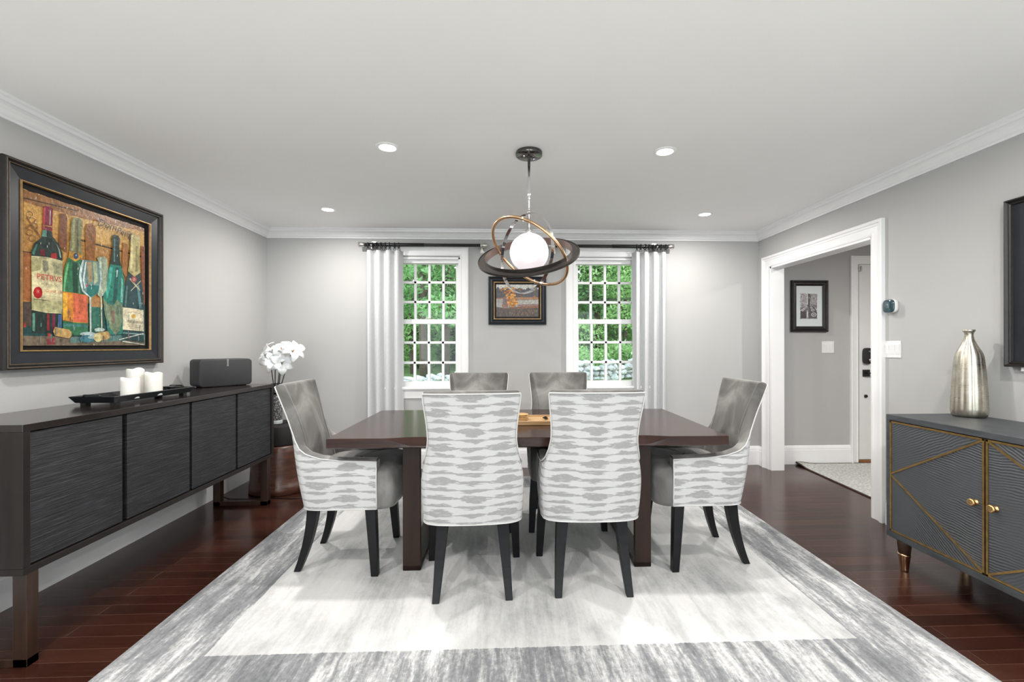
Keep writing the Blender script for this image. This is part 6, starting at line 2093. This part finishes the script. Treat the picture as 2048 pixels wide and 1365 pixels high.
mb = MB()
random.seed(21)
rows = []
for k in range(25):
    x, y = wall_line(k / 24)
    rows.append([(x + 0.35, y - 0.75, ground_z(x, y - 0.6) + 0.035), (x + 0.3 + 2.2 * min(1, k / 14) * 0.6, y - 1.2 - 1.6 * min(1, k / 12), ground_z(x, y - 2.5) + 0.03)])
struct(mb.grid(rows).build('ground', M['mulch']))
mb = MB()
ico = bmesh.new()
bmesh.ops.create_icosphere(ico, subdivisions=2, radius=1.0)
IV = [v.co.copy() for v in ico.verts]
IF = [tuple(v.index for v in f.verts) for f in ico.faces]
ico.free()
L = math.hypot(19.0, 9.6)
nn = 62
for course in range(4):
    k = 0.0
    while k < nn:
        big = random.uniform(0.75, 1.35)
        s = (k + 0.5 * big) / nn
        k += big
        x, y = wall_line(min(1, s))
        low = max(0.35, min(1.0, 0.45 + 1.0 * (s - 0.30) / 0.35))
        hz = (0.12 + 0.21 * course) * low
        if course == 3 and random.random() < 0.35:
            continue
        sx, sy, sz_ = 0.19 * big, random.uniform(0.18, 0.26), 0.135 * random.uniform(0.8, 1.25) * (0.55 + 0.45 * low)
        rot = Euler((random.uniform(-0.3, 0.3), random.uniform(-0.3, 0.3), 0.47 + random.uniform(-0.3, 0.3))).to_matrix()
        off = [random.uniform(0.82, 1.12) for _ in IV]
        c = Vector((x + random.uniform(-0.04, 0.04), y + random.uniform(-0.10, 0.10), ground_z(x, y) + hz))
        mb.add([c + rot @ Vector((v.x * sx * o, v.y * sy * o, v.z * sz_ * o)) for v, o in zip(IV, off)], IF, 0, False)
w_ = mb.build('stone_wall', M['stone'])
tag(w_, 'low dry stone wall of rounded grey field stones running across the garden', 'stone wall')


def leaf_cloud(mb, blobs, n, size, rnd):
    """n small leaf blades spread through ellipsoid blobs"""
    tot = sum(b[1][0] * b[1][1] * b[1][2] for b in blobs) ** 1
    for c, r in blobs:
        m = int(n * (r[0] * r[1] * r[2]) / tot) + 1
        for _ in range(m):
            d = Vector((rnd.gauss(0, 1), rnd.gauss(0, 1), rnd.gauss(0, 1))).normalized() * (rnd.uniform(0.35, 1.0) ** 0.5)
            p = Vector(c) + Vector((d.x * r[0], d.y * r[1], d.z * r[2]))
            s = size * rnd.uniform(0.6, 1.3)
            rot = Euler((rnd.gauss(0, 0.6), rnd.gauss(0, 0.6), rnd.uniform(0, 6.28))).to_matrix()
            pts = [Vector((-s, 0, 0)), Vector((-0.2 * s, -0.42 * s, 0.05 * s)), Vector((s, 0, -0.1 * s)), Vector((-0.2 * s, 0.42 * s, 0.05 * s))]
            mb.add([p + rot @ q for q in pts], [(0, 1, 2, 3)])


def tree_proto(seed, h, spread, n, leafmat, lab, trunk_r, low):
    rnd = random.Random(seed)
    t = thing('tree', lab, 'tree', group=lab)
    mb = MB()
    pts = [(0.10 * math.sin(k * 0.9 + seed), 0.1 * math.cos(k * 0.7 + seed), h * 0.85 * k / 8 - 0.15) for k in range(9)]
    mb.tube(pts, [trunk_r * (1.25 if k == 0 else 1 - 0.09 * k) for k in range(9)], 10)
    blobs = []
    for k in range(22):
        a = rnd.uniform(0, 6.28)
        z = low + (h - low) * (k + rnd.random()) / 22
        rr = spread * rnd.uniform(0.2, 0.9) * (1.0 - 0.35 * (z - low) / (h - low))
        c = (rr * math.cos(a), rr * math.sin(a), z)
        blobs.append((c, (spread * rnd.uniform(0.35, 0.6), spread * rnd.uniform(0.35, 0.6), spread * rnd.uniform(0.18, 0.34))))
        st = pts[min(8, max(2, int(8 * (z - 0.8) / (h * 0.85))))]
        mb.tube([st, (c[0] * 0.5, c[1] * 0.5, (st[2] + z) / 2 + 0.15), c], [trunk_r * 0.32, trunk_r * 0.22, trunk_r * 0.08], 6)
    mb.build('trunk', M['bark'], t)
    mb = MB()
    leaf_cloud(mb, blobs, n, 0.125, rnd)
    mb.build('foliage', M[leafmat], t, recalc=False)
    return t


def shrub_proto(seed, r, n, leafmat, lab, grp):
    rnd = random.Random(seed)
    t = thing('shrub', lab, 'shrub', group=grp)
    mb = MB()
    leaf_cloud(mb, [((rnd.uniform(-r, r) * 0.7, rnd.uniform(-r, r) * 0.5, r * rnd.uniform(0.35, 0.9)), (r * 0.6, r * 0.6, r * 0.42)) for _ in range(6)], n, 0.085, rnd)
    mb.build('foliage', M[leafmat], t, recalc=False)
    mb = MB()
    for k in range(5):
        a = k * 1.3
        mb.tube([(0, 0, -0.05), (0.25 * r * math.cos(a), 0.25 * r * math.sin(a), 0.5 * r), (0.5 * r * math.cos(a), 0.5 * r * math.sin(a), r)], [0.03, 0.02, 0.008], 6)
    mb.build('stem', M['bark'], t)
    return t


TREES = [tree_proto(1, 15.0, 2.5, 9000, 'leaf_mid', 'tall mid-green woodland tree beyond the stone wall', 0.17, 2.2),
         tree_proto(2, 13.5, 2.8, 9500, 'leaf_bright', 'bright green broadleaf tree beyond the stone wall', 0.13, 1.3)]
SHR = [shrub_proto(5, 1.0, 1800, 'leaf_bright', 'bright green bush growing behind the stone wall', 'bushes behind the stone wall'),
       shrub_proto(6, 0.9, 1500, 'leaf_pale', 'pale flowering bush behind the stone wall, seen beside the curtain nearer the doorway', 'pale bush behind the stone wall')]
index_kids()
SPOTS = [(-3.15, 18.0, 0, 1.0), (-2.55, 20.0, 0, 1.05), (-2.0, 24.5, 0, 1.0), (-4.4, 22.0, 1, 1.0), (-0.9, 22.0, 1, 1.1), (-3.2, 27.0, 1, 1.25), (-5.6, 27.0, 0, 1.2), (-1.6, 31.0, 1, 1.4), (-4.6, 34.0, 1, 1.5), (-7.5, 33.0, 0, 1.4),
         (-2.9, 40, 0, 1.7), (-6.3, 42, 1, 1.8), (0.2, 40, 1, 1.8),
         (3.6, 23.5, 1, 1.0), (5.2, 25.0, 0, 1.1), (6.6, 24.5, 1, 1.0), (4.5, 28.0, 1, 1.25), (6.3, 29.5, 0, 1.2), (8.3, 30.0, 1, 1.3), (3.2, 30.5, 0, 1.3), (5.6, 35.0, 1, 1.5), (9.5, 38.0, 0, 1.6), (7.5, 42.0, 1, 1.8), (4.0, 43, 1, 1.8), (11.5, 42, 1, 1.8),
         (-9.5, 22.0, 0, 1.1), (-11.0, 29.0, 1, 1.4), (-14.0, 24.0, 1, 1.3), (-15.5, 33.0, 0, 1.5), (-19.0, 29.0, 1, 1.6), (12.5, 28.0, 0, 1.2), (15.5, 33.0, 1, 1.5), (17.5, 27.0, 1, 1.4), (20.5, 34.0, 0, 1.6)]
used = set()
for x, y, kd, s in SPOTS:
    o = TREES[kd] if kd not in used else copy_tree(TREES[kd])
    used.add(kd)
    o.location = (x, y, ground_z(x, y))
    o.rotation_euler = (0, 0, x * 2.3 + y)
    o.scale = (s, s, s)
used = set()
for x, y, kd, s in [(3.4, 21.0, 0, 1.15), (4.5, 21.6, 0, 1.0), (5.5, 22.4, 0, 1.25), (6.35, 22.1, 1, 1.35), (-4.5, 24.0, 0, 1.0), (7.6, 23.2, 0, 1.3), (2.6, 22.5, 0, 1.2)]:
    o = SHR[kd] if kd not in used else copy_tree(SHR[kd])
    used.add(kd)
    o.location = (x, y, ground_z(x, y))
    o.rotation_euler = (0, 0, x * 3.1)
    o.scale = (s, s, s)
for k in range(16):
    x, y = (-8.5 + 0.95 * k if k < 8 else 1.5 + 1.5 * (k - 8)), 27.0 + 5.0 * ((k * 7) % 4)
    o = copy_tree(SHR[0])
    o['label'] = 'woodland undergrowth bush far behind the stone wall'
    o['group'] = 'woodland undergrowth far behind the stone wall'
    o.location = (x, y, ground_z(x, y) - 0.2)
    o.rotation_euler = (0, 0, k * 1.7)
    o.scale = (2.3, 2.3, 2.6)
for k, (z0, z1) in enumerate(((4.05, 4.35), (3.55, 3.8), (3.30, 3.95))):
    cbv = MB().tube([(-9 + 20 * q / 20, 24.0 - 0.1 * q, z0 + (z1 - z0) * q / 20 - 0.25 * math.sin(math.pi * q / 20)) for q in range(21)], 0.016, 6).build('utility_cable', M['matte_black'])
    tag(cbv, '%s utility cable strung across the trees outside the windows' % ('topmost', 'middle', 'lowest')[k], 'cable', 'utility cables outside')
